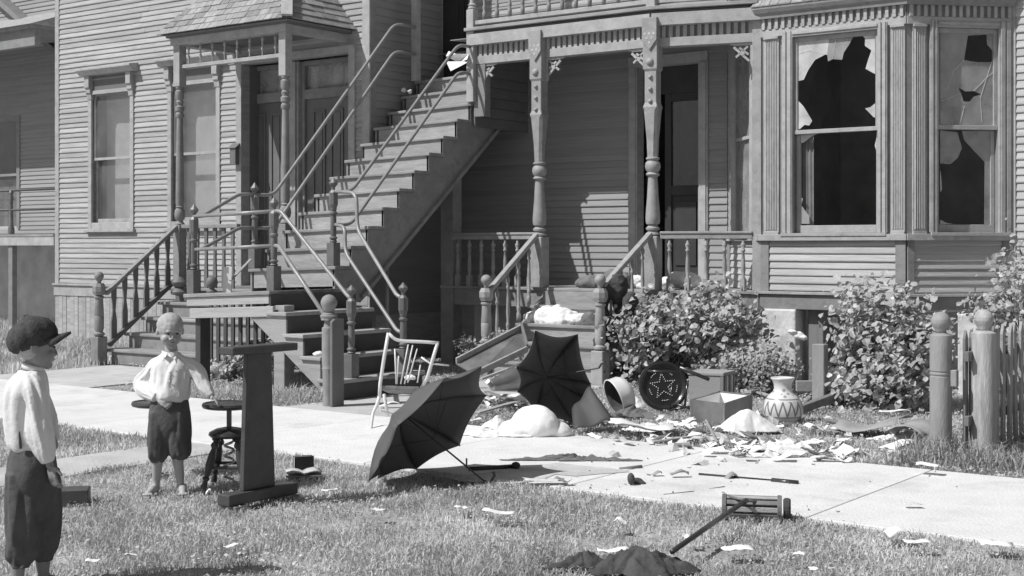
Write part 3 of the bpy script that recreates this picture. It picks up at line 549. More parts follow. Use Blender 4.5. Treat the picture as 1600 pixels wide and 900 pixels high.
# columns
def column(X_, Y_, ang):
    zt = zfa1 - .045; z_ = lambda q: Zat(843, q, Y=YC)
    fr = Fr((X_, Y_, 0), ang); zr = z_(370); b = MB()
    sec = [(.078, zr), (.078, zr + .01)]
    col = MB().fbox(fr, -.085, .085, -.085, .085, PF, zr).build('column', M['porchpaint'], porch, bev=.012)
    # turned lower shaft
    pr = [(.05, zr), (.085, zr + .012), (.085, zr + .03), (.06, zr + .05), (.055, zr + .06), (.078, zr + .075), (.08, zr + .095), (.06, zr + .11), (.05, zr + .13)]
    zv = zr + .14; zring = z_(281)
    pr += [(.075, zv), (.082, zv + .03), (.083, zv + .08), (.078, zv + .16), (.066, zv + .3), (.056, zring - .06), (.052, zring - .01), (.07, zring), (.082, zring + .015), (.07, zring + .03), (.06, zring + .04), (.082, zring + .07), (.09, zring + .11), (.082, zring + .15), (.062, zring + .17), (.062, zring + .18), (.078, zring + .19), (.078, zring + .205), (.06, zring + .215)]
    MB().lathe(pr, (X_, Y_, 0), n=20).build('turned_shaft', M['porchpaint'], col, auto=35)
    # square upper shaft growing out of the turning
    za, zb_, zc_ = zring + .215, z_(180), z_(124); A = []; rot = Matrix.Rotation(ang, 3, 'Z')
    def ring(r, c, z): return [V((X_, Y_, z)) + rot @ V(q) for q in [(-r + c, -r, 0), (r - c, -r, 0), (r, -r + c, 0), (r, r - c, 0), (r - c, r, 0), (-r + c, r, 0), (-r, r - c, 0), (-r, -r + c, 0)]]
    R_ = [ring(.056, .03, za), ring(.062, .03, za + .2), ring(.085, .03, zb_ - .04), ring(.088, .008, zb_), ring(.072, .006, zb_ + .05), ring(.072, .006, zc_ - .03), ring(.088, .006, zc_), ring(.088, .006, zt)]
    vs = [p for r in R_ for p in r]; fs = [(j * 8 + k, j * 8 + (k + 1) % 8, (j + 1) * 8 + (k + 1) % 8, (j + 1) * 8 + k) for j in range(7) for k in range(8)] + [tuple(range(8))[::-1], tuple(range(56, 64))]
    MB().add(vs, fs).build('upper_shaft', M['porchpaint'], col)
    zpl = z_(82); zv_ = z_(97)
    pl = MB().prism([fr.p(-.09, .088, zt - .005), fr.p(.09, .088, zt - .005), fr.p(.09, .088, zpl), fr.p(0, .088, zv_), fr.p(-.09, .088, zpl)], fr.N * .022).build('capital_plate', M['porchpaint'], col, bev=.003)
    for dx, dz in ((-.055, .1), (0, .1), (.055, .1), (-.03, .05), (.03, .05), (0, 0)):
        MB().lathe([(.014, 0), (.014, .003)], fr.p(dx, .1095, zpl - .03 + dz), Matrix.Rotation(ang, 3, 'Z') @ Matrix.Rotation(math.pi / 2, 3, 'X'), 8).build('drilled_hole', M['interior'], pl)
    for q, r in ((114, .045), (136, .026), (154, .026), (172, .026)):
        n_ = .072 if q > 124 else .088
        MB().lathe([(r, 0), (r, .008), (r * .8, .02), (r * .55, .03), (.004, .034)], fr.p(0, n_ - .002, z_(q)), Matrix.Rotation(ang, 3, 'Z') @ Matrix.Rotation(math.pi / 2, 3, 'X'), 14).build('button', M['porchpaint'], col, auto=50)
    return col
column(CX1, YC, 0); column(CX2, YC, angB / 2)
MB().fbox(fB, LB - .1, LB, -.1, .02, PF, zden_1).build('wall_post', M['trimlt'], porch, bev=.006)
# sawn corner brackets
def bracket(fr, a, s, zt=None):
    zt = zt or zbm0; sz = .27; n0, n1 = -.05, -.02; P = lambda u, v: fr.p(a + s * u, n1, zt - v)
    d = fr.N * (n0 - n1); r = MB().prism([P(0, 0), P(sz, 0), P(sz, .012), P(sz - .06, .03), P(.03, .03), P(.03, sz - .04), P(.012, sz + .02), P(0, sz + .02)], d).build('corner_bracket', M['trimlt'], porch, bev=.002)
    MB().prism([P(.045, .12), P(.055, .145), P(.16, .065), P(.145, .045)], d).build('sawn_arm', M['trimlt'], r)
    MB().prism([P(.03, .2), P(.05, .215), P(.225, .055), P(.205, .035)], d * .8).build('sawn_arm', M['trimlt'], r)
    MB().prism([P(.05, .05), P(.065, .035), P(.2, .15), P(.185, .17)], d * .9).build('sawn_arm', M['trimlt'], r)
    MB().lathe([(.026, -.004), (.03, .0), (.026, .035)], fr.p(a + s * .118, n0 - .002, zt - .118), Matrix.Rotation(fr.ang, 3, 'Z') @ Matrix.Rotation(math.pi / 2, 3, 'X'), 10).build('boss', M['trimlt'], r)
bracket(fA, .1, 1); bracket(fA, CX1 - fA.O.x + .075, 1); bracket(fA, LA - .08, -1); bracket(fB, LB - .1, -1)
# porch balustrade
zr0, zr1 = Zat(843, 374, Y=YC), Zat(843, 363, Y=YC)
bm2 = MB().lathe(baluster_profile(zr0 - PF, .03), n=10).mesh('baluster', M['porchpaint'], smooth=True)
bk = MB().box(-.028, .028, -.028, .028, 0, .13).mesh('baluster_block', M['porchpaint'])
def rail(fr, a, e, n):
    MB().fbox(fr, a, e, -.04, .04, zr1 - .028, zr1).fbox(fr, a, e, -.028, .028, zr0, zr1 - .028).build('hand_rail', M['porchpaint'], porch, bev=.006)
    for i in range(n):
        aa = a + (e - a) * (i + .5) / n; o = place('baluster', bm2, porch, fr.p(aa, 0, PF)); ORG[o.name] = V((0, 0, 0)); q = bpy.data.objects.new('baluster_block', bk); COL.objects.link(q); q.parent = o
fP = Fr((PX0 + .15, YC, 0)); rail(fP, 0, CX1 - PX0 - .2, 7); rail(fB, .09, LB - .1, 5)
# porch steps
NS = 5; sx0, sx1 = CX1 + .1, CX2 - .1; run = .26; y0 = YC - .03
st = MB()
for i in range(1, NS):
    z = PF * (NS - i) / NS; y = y0 - (i - 1) * run
    MB().box(sx0 - .06, sx1 + .06, y - run - .03, y, z - .035, z).build('step_tread', M['tread'], porch, bev=.006)
    MB().box(sx0 - .02, sx1 + .02, y - run, y - run + .02, z - PF / NS, z - .035).build('step_riser', M['riser'], porch)
MB().box(sx0 - .02, sx1 + .02, y0 - .02, y0, PF * .8, PF - .036).build('step_riser', M['riser'], porch)
for x in (sx0 - .03, sx1 + .03): MB().prism([(x - .015, YC, PF - .04), (x - .015, YC, PF - .3), (x - .015, y0 - 4 * run + .1, 0), (x - .015, y0 - 4 * run, 0), (x - .015, y0 - 4 * run, PF * .2 - .035), (x - .015, y0, PF - .1)], (.03, 0, 0)).build('stringer', M['trim'], porch)
def newel(X_, Y_, ztop, r=.062, name='newel_post', bh=.38, parent=None, mt='porchpaint', z0=0, block=.075):
    b = MB().box(X_ - block, X_ + block, Y_ - block, Y_ + block, z0, z0 + bh).build(name, M[mt], parent, bev=.012); z = ztop - 2 * r
    zb_ = z - .03; hb = .15
    MB().lathe([(block * .6, z0 + bh), (block * .95, z0 + bh + .02), (block * .95, z0 + bh + .04), (block * .62, z0 + bh + .06), (block * .8, z0 + bh + .1), (block * .82, (z0 + bh + zb_ - hb) / 2 - .01), (block * .76, (z0 + bh + zb_ - hb) / 2), (block * .82, (z0 + bh + zb_ - hb) / 2 + .01), (block * .66, zb_ - hb - .05), (block * .85, zb_ - hb - .035), (block * .85, zb_ - hb - .02), (block * .5, zb_ - hb)], (X_, Y_, 0), n=16).build('turned_shaft', M[mt], b, auto=40)
    MB().lathe([(block * .86, zb_ - hb), (block * 1.12, zb_ - hb + .045), (block * 1.12, zb_ - .045), (block * .8, zb_)], (X_, Y_, 0), n=8, ang0=math.pi / 8).build('newel_block', M[mt], b)
    MB().lathe([(.03, zb_), (.024, zb_ + .015), (.035, z + .004), (r * .75, z + r * .35), (r * .97, z + r * .75), (r, z + r), (r * .97, z + r * 1.25), (r * .75, z + r * 1.67), (r * .4, z + r * 1.92), (.003, z + 2 * r)], (X_, Y_, 0), n=18).build('ball_finial', M[mt], b, smooth=True)
    return b
NY1, NY2 = 12.54, 12.49
newel(CX1, NY1, Zat(760, 429, X=CX1), parent=porch); newel(CX2, NY2, Zat(937, 428, X=CX2), parent=porch)
for X_, ny, px_, py_ in ((CX1, NY1, 765, 455), (CX2, NY2, 944, 449)):
    za = Zat(px_, py_, X=X_) + .0
    MB().bar((X_, ny + .05, za), (X_, YC - .06, zr1 - .03), .07, .055).build('stair_hand_rail', M['porchpaint'], porch, bev=.01)
    for i in range(4):
        t = (i + .6) / 4.3; y = ny + .08 + (YC - ny - .15) * t; zt = za + (zr1 - za) * t - .04; zb_ = PF * (1 - math.floor((y0 - y) / run + 1) / NS)
        zb_ = max(zb_, 0.05); H = zt - zb_
        MB().lathe([(r, z) for r, z in baluster_profile(H, .026)], (X_, y, zb_), n=8).build('stair_baluster', M['porchpaint'], porch, smooth=True)

# ================================================================== OUTDOOR STAIRCASE
stair = thing('outdoor_staircase', 'tall wooden outdoor staircase with pipe handrails, landing and lower flight', 'staircase', (-10.9, 11, 0))
XR_, XL_ = -10.63, -11.95; Y1 = at(520, 416, X=XR_).y; z1 = at(520, 416, X=XR_).z; q11 = at(753, 135, X=XR_)
dy = (q11.y - Y1) / 10; dz = (q11.z - z1) / 10; TILT = .032
def shear(o):      # the old stair sags towards the wing
    for v in o.data.vertices: pass
    return o
LZ = z1 - dz
def sg(x, z): return z + TILT * (x - XR_)
def sbox(x0, x1, y0_, y1_, za, zb_, nm, mt, **k):
    b = MB().add([(x0, y0_, sg(x0, za)), (x1, y0_, sg(x1, za)), (x1, y1_, sg(x1, za)), (x0, y1_, sg(x0, za)), (x0, y0_, sg(x0, zb_)), (x1, y0_, sg(x1, zb_)), (x1, y1_, sg(x1, zb_)), (x0, y1_, sg(x0, zb_))], BF)
    return b.build(nm, M[mt], stair, **k)
NT = 12
for i in range(NT):
    y = Y1 + i * dy; z = z1 + i * dz + random.uniform(-.004, .004)
    sbox(XL_ - .04, XR_ + .035, y, y + dy + .03 if i < NT - 1 else YW, z - .038, z, 'tread', 'tread', bev=.008)
    sbox(XL_ + .03, XR_ - .005, y + .03, y + .05, z - dz, z - .038, 'riser', 'riser')
for X_, w_ in ((XR_, .03), (XL_, .03)):
    top = []; zq = sg(X_, 0)
    for i in range(NT):
        y = Y1 + i * dy + .03; z = z1 + i * dz - .038 + zq; top += [(X_ - w_, y, z - dz if i else z - dz - .0), (X_ - w_, y, z)]
    ye = Y1 + NT * dy + .03; top += [(X_ - w_, ye, z1 + (NT - 1) * dz - .04 + zq)]
    pl = top + [(X_ - w_, ye, z1 + (NT - 1) * dz - .58 + zq), (X_ - w_, Y1 + .45, z1 - .62 + dz + zq), (X_ - w_, Y1 + .03, z1 - .5 + zq)]
    tri = tessellate_polygon([[V((p[1], p[2], 0)) for p in pl]]); n = len(pl)
    vs = [V(p) for p in pl] + [V(p) + V((w_, 0, 0)) for p in pl]
    fs = [tuple(t) for t in tri] + [tuple(i + n for i in t[::-1]) for t in tri] + [(i, (i + 1) % n, n + (i + 1) % n, n + i) for i in range(n)]
    MB().add(vs, fs).build('stringer', M['trim'], stair)
    MB().bar((X_ + .003, Y1 + .45, z1 - .58 + dz + zq), (X_ + .003, ye, z1 + (NT - 1) * dz - .54 + zq), .045, .08, (1, 0, 0)).build('stringer_edge', M['trim'], stair)
# soffit boards closing the underside
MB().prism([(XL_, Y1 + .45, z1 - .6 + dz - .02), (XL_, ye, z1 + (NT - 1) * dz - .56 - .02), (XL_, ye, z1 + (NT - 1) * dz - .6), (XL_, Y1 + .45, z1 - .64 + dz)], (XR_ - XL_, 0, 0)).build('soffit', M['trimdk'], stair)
# landing
LY0 = 9.68; L0, L1 = -11.42, -10.12
def lz(x): return LZ + .045 * (x - L1)
def lbox(P, za, zb_, nm, mt, **k):
    n = len(P); vs = [(x, y, lz(x) + za) for x, y in P] + [(x, y, lz(x) + zb_) for x, y in P]
    return MB().add(vs, [tuple(range(n))[::-1], tuple(range(n, 2 * n))] + [(i, (i + 1) % n, n + (i + 1) % n, n + i) for i in range(n)]).build(nm, M[mt], stair, **k)
lbox([(L0, LY0), (L1, LY0), (L1 - .3, Y1 + .05), (L0 - .6, Y1 + .05)], -.04, 0, 'landing_deck', 'tread', bev=.005)
lbox([(L0 + .03, LY0 + .02), (L1 - .03, LY0 + .02), (L1 - .03, LY0 + .05), (L0 + .03, LY0 + .05)], -.13, -.041, 'landing_fascia', 'rawwood', bev=.004)
lbox([(L0 + .1, LY0 - .0), (L1 + .05, LY0 - .0), (L1 + .05, LY0 + .035), (L0 + .1, LY0 + .035)], -.26, -.155, 'landing_fascia', 'rawwood', bev=.004)
lbox([(L1 - .03, LY0 + .04), (L1, LY0 + .04), (L1 - .3, Y1), (L1 - .33, Y1)], -.26, -.041, 'landing_side', 'risershade')
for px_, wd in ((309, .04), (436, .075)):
    X_ = Xat(px_, LY0 + .06); MB().box(X_ - wd, X_ + wd, LY0 + .06, LY0 + .2, -.03, lz(X_) - .15).build('landing_leg', M['risershade'] if px_ < 400 else M['rawwood'], stair, bev=.006)
x = Xat(326, 10.9)
for k in range(8):
    MB().box(x, x + .055, 10.9, 10.925, -.02, lz(x) - .1).build('lattice_slat', M['risershade'], stair, bev=.003); x += .125
MB().bar((-10.2, 10.2, .5), (-10.75, 10.2, -.02), .03, .09, (0, 1, 0)).build('brace', M['rawwood'], stair)
# lower flight, going down along the house front
FY0, FY1 = 9.70, 10.95; n5 = 5; fr_ = LZ / n5; FX = at(430, 455, Y=FY0 + .1).x; trd = .235
for i in range(1, n5):
    xa = L1 - .02 + (i - 1) * trd; z = LZ - i * fr_
    MB().box(xa - .02, xa + trd + .03, FY0 - .03, FY1 + .03, z - .038, z).build('lower_tread', M['rawwood'], stair, bev=.008)
    MB().box(xa, xa + .02, FY0, FY1, z, z + fr_ - (.04 if i > 1 else .04)).build('lower_riser', M['risershade'], stair)
xa = L1 - .02 + (n5 - 1) * trd; MB().box(xa - .01, xa + .01, FY0, FY1, 0, fr_ - .04).build('lower_riser', M['risershade'], stair)
for y in (FY0, FY1 - .04):
    x = L1 - .02; pl = [(x, y, LZ - .26)]
    for i in range(1, n5): z = LZ - i * fr_ - .04; pl += [(x + (i - 1) * trd, y, z), (x + i * trd, y, z)]
    pl[0] = (x - .28, y, LZ - .27); pl.insert(1, (x, y, LZ - .27)); pl += [(x + (n5 - 1) * trd, y, 0), (x + (n5 - 1) * trd - .1, y, 0)]
    tri = tessellate_polygon([[V((p[0], p[2], 0)) for p in pl]]); n = len(pl); vs = [V(p) for p in pl] + [V(p) + V((0, .03, 0)) for p in pl]
    MB().add(vs, [tuple(t) for t in tri] + [tuple(i + n for i in t[::-1]) for t in tri] + [(i, (i + 1) % n, n + (i + 1) % n, n + i) for i in range(n)]).build('lower_stringer', M['rawwood'], stair)
# turned newel and the square post fixed to it
nq = at(514, 636, Z=0); NX, NY = nq.x, nq.y; zt = Zat(514, 460, Y=NY)
nw = MB().lathe([(.055, 0), (.062, .35), (.066, .36), (.06, .38), (.066, .4), (.066, .74), (.05, .75), (.042, .8), (.04, .84), (.05, .86), (.074, .87), (.074, zt - .24), (.066, zt - .235), (.082, zt - .21), (.085, zt - .2), (.06, zt - .18), (.05, zt - .17)], (NX, NY, 0), n=18).build('newel_post', M['trim'], stair, auto=35)
r = .078; z = zt - 2 * r; MB().lathe([(.04, z - .01), (.055, z + .01), (r * .8, z + r * .4), (r * .97, z + r * .78), (r, z + r), (r * .97, z + r * 1.25), (r * .75, z + r * 1.67), (r * .4, z + r * 1.92), (.003, z + 2 * r)], (NX, NY, 0), n=20).build('ball_finial', M['trim'], nw, smooth=True)
X_ = Xat(529, NY + .02); zp = Zat(529, 498, Y=NY); MB().prism([(X_ - .03, NY - .07, 0), (X_ - .03, NY - .07, zp - .03), (X_ - .0, NY - .02, zp), (X_ - .0, NY + .1, zp), (X_ - .0, NY + .1, 0), (X_ - .0, NY - .07, 0)][:2] + [(X_ - .03, NY - .03, zp), (X_ - .03, NY + .09, zp), (X_ - .03, NY + .09, 0)], (.036, 0, 0)).build('square_post', M['trimdk'], stair, bev=.004)  # dark paint carries the shade of the post's right side
# cast posts with pointed caps
def iron_post(px, ytop, X_=None, Y_=None, zb_=0, nm='iron_post'):
    q = at(px, ytop, X=X_, Y=Y_); H = q.z - zb_; s = H / .98
    b = MB().box(q.x - .055, q.x + .055, q.y - .055, q.y + .055, zb_, zb_ + .26 * s).build(nm, M['iron'], stair, bev=.006)
    z = zb_ + .26 * s; pr = [(.03, 0), (.045, .012), (.03, .03), (.045, .045), (.045, .055), (.03, .07), (.034, .1), (.034, .26), (.03, .3), (.045, .315), (.045, .33), (.03, .345), (.036, .36), (.036, .38)]
    MB().lathe([(r_, z + p * s) for r_, p in pr], (q.x, q.y, 0), n=14).build('post_shaft', M['iron'], b, auto=40)
    z2 = z + .38 * s; MB().lathe([(.036, z2), (.05, z2 + .04), (.05, z2 + .17 * s), (.03, z2 + .2 * s)], (q.x, q.y, 0), n=8).build('rail_socket', M['iron'], b)
    z3 = z2 + .2 * s; MB().lathe([(.018, z3), (.02, z3 + .03), (.045, z3 + .06), (.05, z3 + .08), (.003, q.z)], (q.x, q.y, 0), n=8).build('pointed_cap', M['iron'], b)
    return q
P2 = iron_post(521, 277, X_=XR_ - .06, zb_=z1 + .0)
P1 = iron_post(398, 285, Y_=P2.y + .05, zb_=sg(XL_, z1))
P3 = iron_post(303, 319, Y_=10.05, zb_=lz(-11.7)); P4 = iron_post(428, 308, Y_=10.05, zb_=lz(-10.5))
P5 = iron_post(549, 445, Y_=9.95, zb_=.2); P6 = iron_post(630, 441, Y_=10.72, zb_=.2)
def pq(px, py, P): return at(px, py, Y=P.y)
def bend(pts, k=4, r=.12):
    pts = [V(p) for p in pts]; out = [pts[0]]
    for i in range(1, len(pts) - 1):
        a, b_, c = pts[i - 1], pts[i], pts[i + 1]; ra = min(r, (a - b_).length * .45, (c - b_).length * .45); A = b_ + (a - b_).normalized() * ra; C = b_ + (c - b_).normalized() * ra
        for j in range(k + 1): t = j / k; out.append(A * (1 - t) ** 2 + b_ * 2 * t * (1 - t) + C * t * t)
    return out + [pts[-1]]
def pipe(pts, nm='pipe_rail', r=.021): return MB().tube(bend(pts), r, 10).build(nm, M['pipe'], stair, smooth=True)
TX = fA.O.x
for (pa, ta, tb) in ((299, (712, 72), (729, 72)), (351, (710, 120), (727, 114))):
    a = pq(521, pa, P2); b_ = at(*ta, X=TX); c = V((TX, YC - .03, at(*tb, X=TX).z)); st_ = a + V((.0, .28, .0)); pipe([a, st_, V((TX, YC - .28, c.z)), c])
LXp = Xat(650, 13.95)
MB().box(LXp - .042, LXp + .042, 13.9, 14.0, Zat(650, 127, Y=13.95), 6.8).build('upper_post', M['trimlt'], stair, bev=.005)
for (pa, tb) in ((304, 43), (356, 85)):
    a = pq(398, pa, P1); c = at(650, tb, Y=13.92); pipe([a, a + V((.0, .3, 0)), V((LXp, 13.92 - .4, c.z)), c])
for pa, pb in ((304, 338), (356, 390)):
    a = pq(398, pa, P1); c = pq(303, pb, P3); pipe([a, a + V((-.02, -.22, 0)), c + V((0, .1, .0)), c])
for pa, pb in ((338, 330), (390, 384)): pipe([pq(303, pa, P3), pq(428, pb, P4)])
for pa, pb in ((330, 467), (384, 487)):
    a = pq(428, pa, P4); 
    if pb == 467: c = pq(549, pb, P5); pipe([a, a + V((.1, -.0, .0)), c + V((-.05, 0, .03)), c])
    else: c = at(507, 492, Y=NY + .0); pipe([a, a + V((.1, -.03, 0)), c])
for pa, pb, dx in ((299, 466, .2), (351, 521, .12)):
    a = pq(524, pa, P2); c = pq(629, pb, P6)
    k1 = at(557 if pa == 299 else 539, 301 if pa == 299 else 354, Y=a.y - .05); k2 = at(558 if pa == 299 else 539, 358 if pa == 299 else 394, Y=a.y - .12)
    pipe([a, k1, k2, c + V((-.08, 0, .03)), c])
# thin pole standing under the stair
qp = at(605, 520, Y=12.1); MB().tube([(qp.x, 12.1, 0), (qp.x, 12.1, 1.42)], .02, 8).build('support_pole', M['pipe'], stair, smooth=True)

# ================================================================== SMALL ENTRY PORCH of the wing
ent = thing('entry_porch', 'small entry porch with shingled hip roof, spindle frieze and wooden steps', 'porch', (-13.5, 12.3, 0))
EY = 12.25; ex0, ex1 = Xat(281, EY), Xat(446, EY)
def ez(py, px=281): return Zat(px, py, Y=EY)
MB().box(ex0 - .08, ex1 + .12, EY - .08, YL, EF - .035, EF).build('floor', M['tread'], ent, bev=.004)
MB().box(ex0 - .04, ex1 + .08, EY - .04, EY - .01, EF - .2, EF - .036).box(ex1 + .05, ex1 + .08, EY, YL, EF - .2, EF - .036).build('floor_fascia', M['trimdk'], ent)
MB().box(ex0, ex1, EY + .1, EY + .13, 0, EF - .2).build('skirt', M['interior'], ent)
for X_ in (ex0, ex1):
    ped = MB().box(X_ - .065, X_ + .065, EY - .065, EY + .065, EF, ez(352)).build('entry_post', M['trim'], ent, bev=.008); z0, z1_ = ez(352), ez(136)
    MB().lathe([(.05, z0), (.07, z0 + .015), (.05, z0 + .04), (.04, z0 + .06), (.066, z0 + .09), (.072, z0 + .14), (.066, z0 + .2), (.045, z0 + .23), (.06, z0 + .245), (.045, z0 + .26), (.056, z0 + .3), (.05, z0 + 1.0), (.042, z1_ - .42), (.056, z1_ - .4), (.056, z1_ - .36), (.04, z1_ - .34), (.058, z1_ - .32), (.062, z1_ - .27), (.04, z1_ - .25), (.054, z1_ - .2), (.04, z1_ - .18), (.06, z1_ - .14), (.06, z1_ - .06), (.04, z1_ - .04), (.055, z1_ - .02), (.055, z1_)], (X_, EY, 0), n=18).build('turned_shaft', M['trim'], ped, auto=35)
    MB().box(X_ - .062, X_ + .062, EY - .062, EY + .062, z1_, ez(66)).build('post_head', M['trimlt'], ped, bev=.008)
zb_0, zb_1 = ez(72), ez(63); 
MB().box(ex0 - .09, ex1 + .09, EY - .09, EY + .06, zb_0, zb_1 + .02).box(ex1 - .06, ex1 + .09, EY + .06, YL, zb_0, zb_1 + .02).box(ex0 - .09, ex0 + .06, EY + .06, YL, zb_0, zb_1 + .02).build('beam', M['trimlt'], ent, bev=.003)
zlr = ez(108); MB().box(ex0 + .06, ex1 - .06, EY - .025, EY + .025, zlr, zlr + .05).build('frieze_rail', M['trimlt'], ent, bev=.004)
sp = MB().lathe([(.014, 0), (.008, .02), (.008, .06), (.016, .08), (.02, .1), (.008, .13), (.018, .15), (.008, .17), (.02, .2), (.016, .22), (.008, .24), (.008, (zb_0 - zlr - .05))], n=8).mesh('spindle', M['trimlt'], smooth=True)
for i in range(8): place('spindle', sp, ent, (ex0 + .06 + (ex1 - ex0 - .12) * (i + .5) / 8, EY, zlr + .05))
# eaves and hip roof
ov = .2; rx0, rx1, ry = Xat(249, EY - ov), Xat(448, EY - ov), EY - ov; ze = zb_1 + .02; zt = Zat(448, 27, Y=ry)
MB().box(rx0 + .06, rx1 - .06, ry + .06, YL, ze, ze + .02).build('soffit', M['trimdk'], ent)
ecr = MB()
for k_, (o_, za, zb_) in enumerate(((.05, ze + .02, ze + .07), (.02, ze + .07, (ze + zt) / 2 + .03), (0, (ze + zt) / 2 + .03, zt))): ecr.box(rx0 + o_, rx1 - o_, ry + o_, YL - .002 * k_, za, zb_)
ecr.build('eave_moulding', M['trim'], ent, bev=.004)
pitch = 1.25; hy = YL - ry; zr_ = zt + hy * pitch
A, B, C, D = V((rx0, ry, zt)), V((rx1, ry, zt)), V((rx1 - hy, YL, zr_)), V((rx0 + hy, YL, zr_))
MB().add([A, B, C, D, V((rx0, YL, zt)), V((rx1, YL, zt))], [(0, 1, 2, 3), (1, 5, 2), (0, 3, 4), (0, 4, 5, 1), (3, 2, 5, 4)]).build('roof_deck', M['shingle'], ent)
def shingle(o, U, up, nrm, a, w, s, ln=.16, t=.012):
    p = o + U * a + up * s; lift = nrm * (t + random.uniform(.002, .012))
    MB().prism([p + lift, p + U * w + lift, p + U * w + up * ln + nrm * .006, p + up * ln + nrm * .006], nrm * .011).build('shingle', M['shingle'], rooff)
rooff = MB().bar(B + V((0, 0, .03)), C + V((0, 0, .03)), .14, .03, (0, 0, 1)).build('hip_cap', M['trimlt'], ent)
upF = V((0, 1, pitch)).normalized(); nF = V((0, -pitch, 1)).normalized(); sl_ = hy * math.sqrt(1 + pitch ** 2); ex = .112
k = 0
while k * ex < sl_ - .05:
    s = k * ex; ins = s / math.sqrt(1 + pitch ** 2); a = ins - .02; e = (rx1 - rx0) - ins - .05
    while a < e - .04:
        w_ = min(random.uniform(.1, .26), e - a); shingle(A, V((1, 0, 0)), upF, nF, a, w_ - .007, s - .02); a += w_
    k += 1
upS = V((-1, 0, pitch)).normalized(); nS = V((pitch, 0, 1)).normalized(); k = 0
while k * ex < sl_ - .05:
    s = k * ex; ins = s / math.sqrt(1 + pitch ** 2); a = ins + .07; e = hy
    while a < e - .03:
        w_ = min(random.uniform(.15, .4), e - a); shingle(B, V((0, 1, 0)), upS, nS, a, w_ - .007, s - .02); a += w_
    k += 1
# entry balustrade and steps
MB().box(ex0 + .06, ex0 + 1.15, EY - .035, EY + .035, ez(357), ez(351)).build('hand_rail', M['trim'], ent, bev=.005)
for i in range(6): X_ = ex0 + .17 + i * .17; MB().prism([(X_ - .03, EY, EF), (X_ - .03, EY, EF + .2), (X_ - .016, EY, EF + .4), (X_ - .03, EY, ez(357)), (X_ + .03, EY, ez(357)), (X_ + .022, EY, EF + .4), (X_ + .03, EY, EF + .2), (X_ + .03, EY, EF)], (0, .025, 0)).build('flat_baluster', M['trimdk'], ent)
NYE = 10.95; tr_ = .27
for i in range(1, 5):
    z = EF * (5 - i) / 5 + .01; y = EY - .08 - (i - 1) * tr_
    MB().box(ex0 + .0, ex1 + .35, y - tr_ - .03, y, z - .04, z).build('step_tread', M['tread'], ent, bev=.01)
    MB().box(ex0 + .07, ex1 + .3, y - tr_, y - tr_ + .02, z - EF / 5 + .0, z - .041).build('step_riser', M['trim'], ent)
MB().box(ex0 + .07, ex1 + .3, EY - .1, EY - .08, EF * .8 + .01, EF - .2).build('step_riser', M['trim'], ent)
newel(ex0, NYE, Zat(156, 424, X=ex0), r=.06, parent=ent, mt='trim', bh=.44, z0=-.08)
ra0, ra1 = at(165, 459, X=ex0), at(280, 350, X=ex0); rb0, rb1 = at(170, 539, X=ex0), at(273, 438, X=ex0)
ra0.y = max(ra0.y, NYE + .04); rb0.y = max(rb0.y, NYE + .05)
MB().bar(ra0, ra1, .075, .05).build('stair_hand_rail', M['trim'], ent, bev=.008); MB().bar(rb0, rb1, .06, .06).build('stair_bottom_rail', M['trimdk'], ent, bev=.006)
for px_ in (178, 195, 212, 229, 245, 262):
    q = at(px_, 480, X=ex0); t = (q.y - rb0.y) / (rb1.y - rb0.y); zl = rb0.z + (rb1.z - rb0.z) * t; t2 = (q.y - ra0.y) / (ra1.y - ra0.y); zh = ra0.z + (ra1.z - ra0.z) * t2; H = zh - zl
    MB().prism([(ex0 - .012, q.y + a_, zl + c_ * H) for a_, c_ in ((-.04, 0), (-.04, .35), (-.018, .55), (-.034, .8), (-.034, 1), (.034, 1), (.034, .8), (.018, .55), (.04, .35), (.04, 0))], (.024, 0, 0)).build('flat_baluster', M['trimdk'], ent)
bz = at(265, 437, X=ex0 + .06)
MB().lathe([(.03, 0), (.1, .02), (.11, .05), (.08, .09), (.05, .11), (.09, .14), (.1, .18), (.07, .22), (.04, .25)], (at(280, 448, Y=EY - .2).x + .02, EY - .22, EF - .1), n=16).build('rail_turnout', M['trimdk'], ent, auto=40)

# ================================================================== NEIGHBOUR'S HOUSE at the left edge
NYW = 16.2; nb = thing('neighbour_house', 'neighbouring clapboard house partly seen beyond the wing, deep shaded porch', 'house', (-24, NYW, 0))
nx1 = XW0 + .1; fN = Fr((-31, NYW, 0)); LN = -31 - (-20.3); LN = 10.9
def na(px): return Xat(px, NYW) + 31
nwin = (na(-60), na(28), 1.9, 4.0)
b = MB(); panel(b, fN, 0, LN, G0, 6.9, [nwin]); nwl = b.build('wall', M['siding'], nb)
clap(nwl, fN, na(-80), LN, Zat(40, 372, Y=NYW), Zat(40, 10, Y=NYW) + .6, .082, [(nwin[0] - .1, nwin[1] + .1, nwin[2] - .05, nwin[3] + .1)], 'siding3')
MB().fbox(fN, nwin[0] - .1, nwin[0], 0, .035, 1.85, 4.1).fbox(fN, nwin[1], nwin[1] + .1, 0, .035, 1.85, 4.1).fbox(fN, nwin[0], nwin[1], 0, .035, 4.0, 4.1).build('window_casing', M['trim'], nb)
MB().fbox(fN, nwin[0], nwin[1], -.05, -.045, nwin[2], nwin[3]).build('pane', M['glass'], nb); MB().fbox(fN, nwin[0], nwin[1], -.05, .0, 2.9, 2.95).build('meeting_rail', M['trim'], nb)
MB().fbox(fN, nwin[0] - .02, nwin[1] + .02, -.9, -.85, 1.5, 4.3).build('dark_room', M['ddoor'], nb)
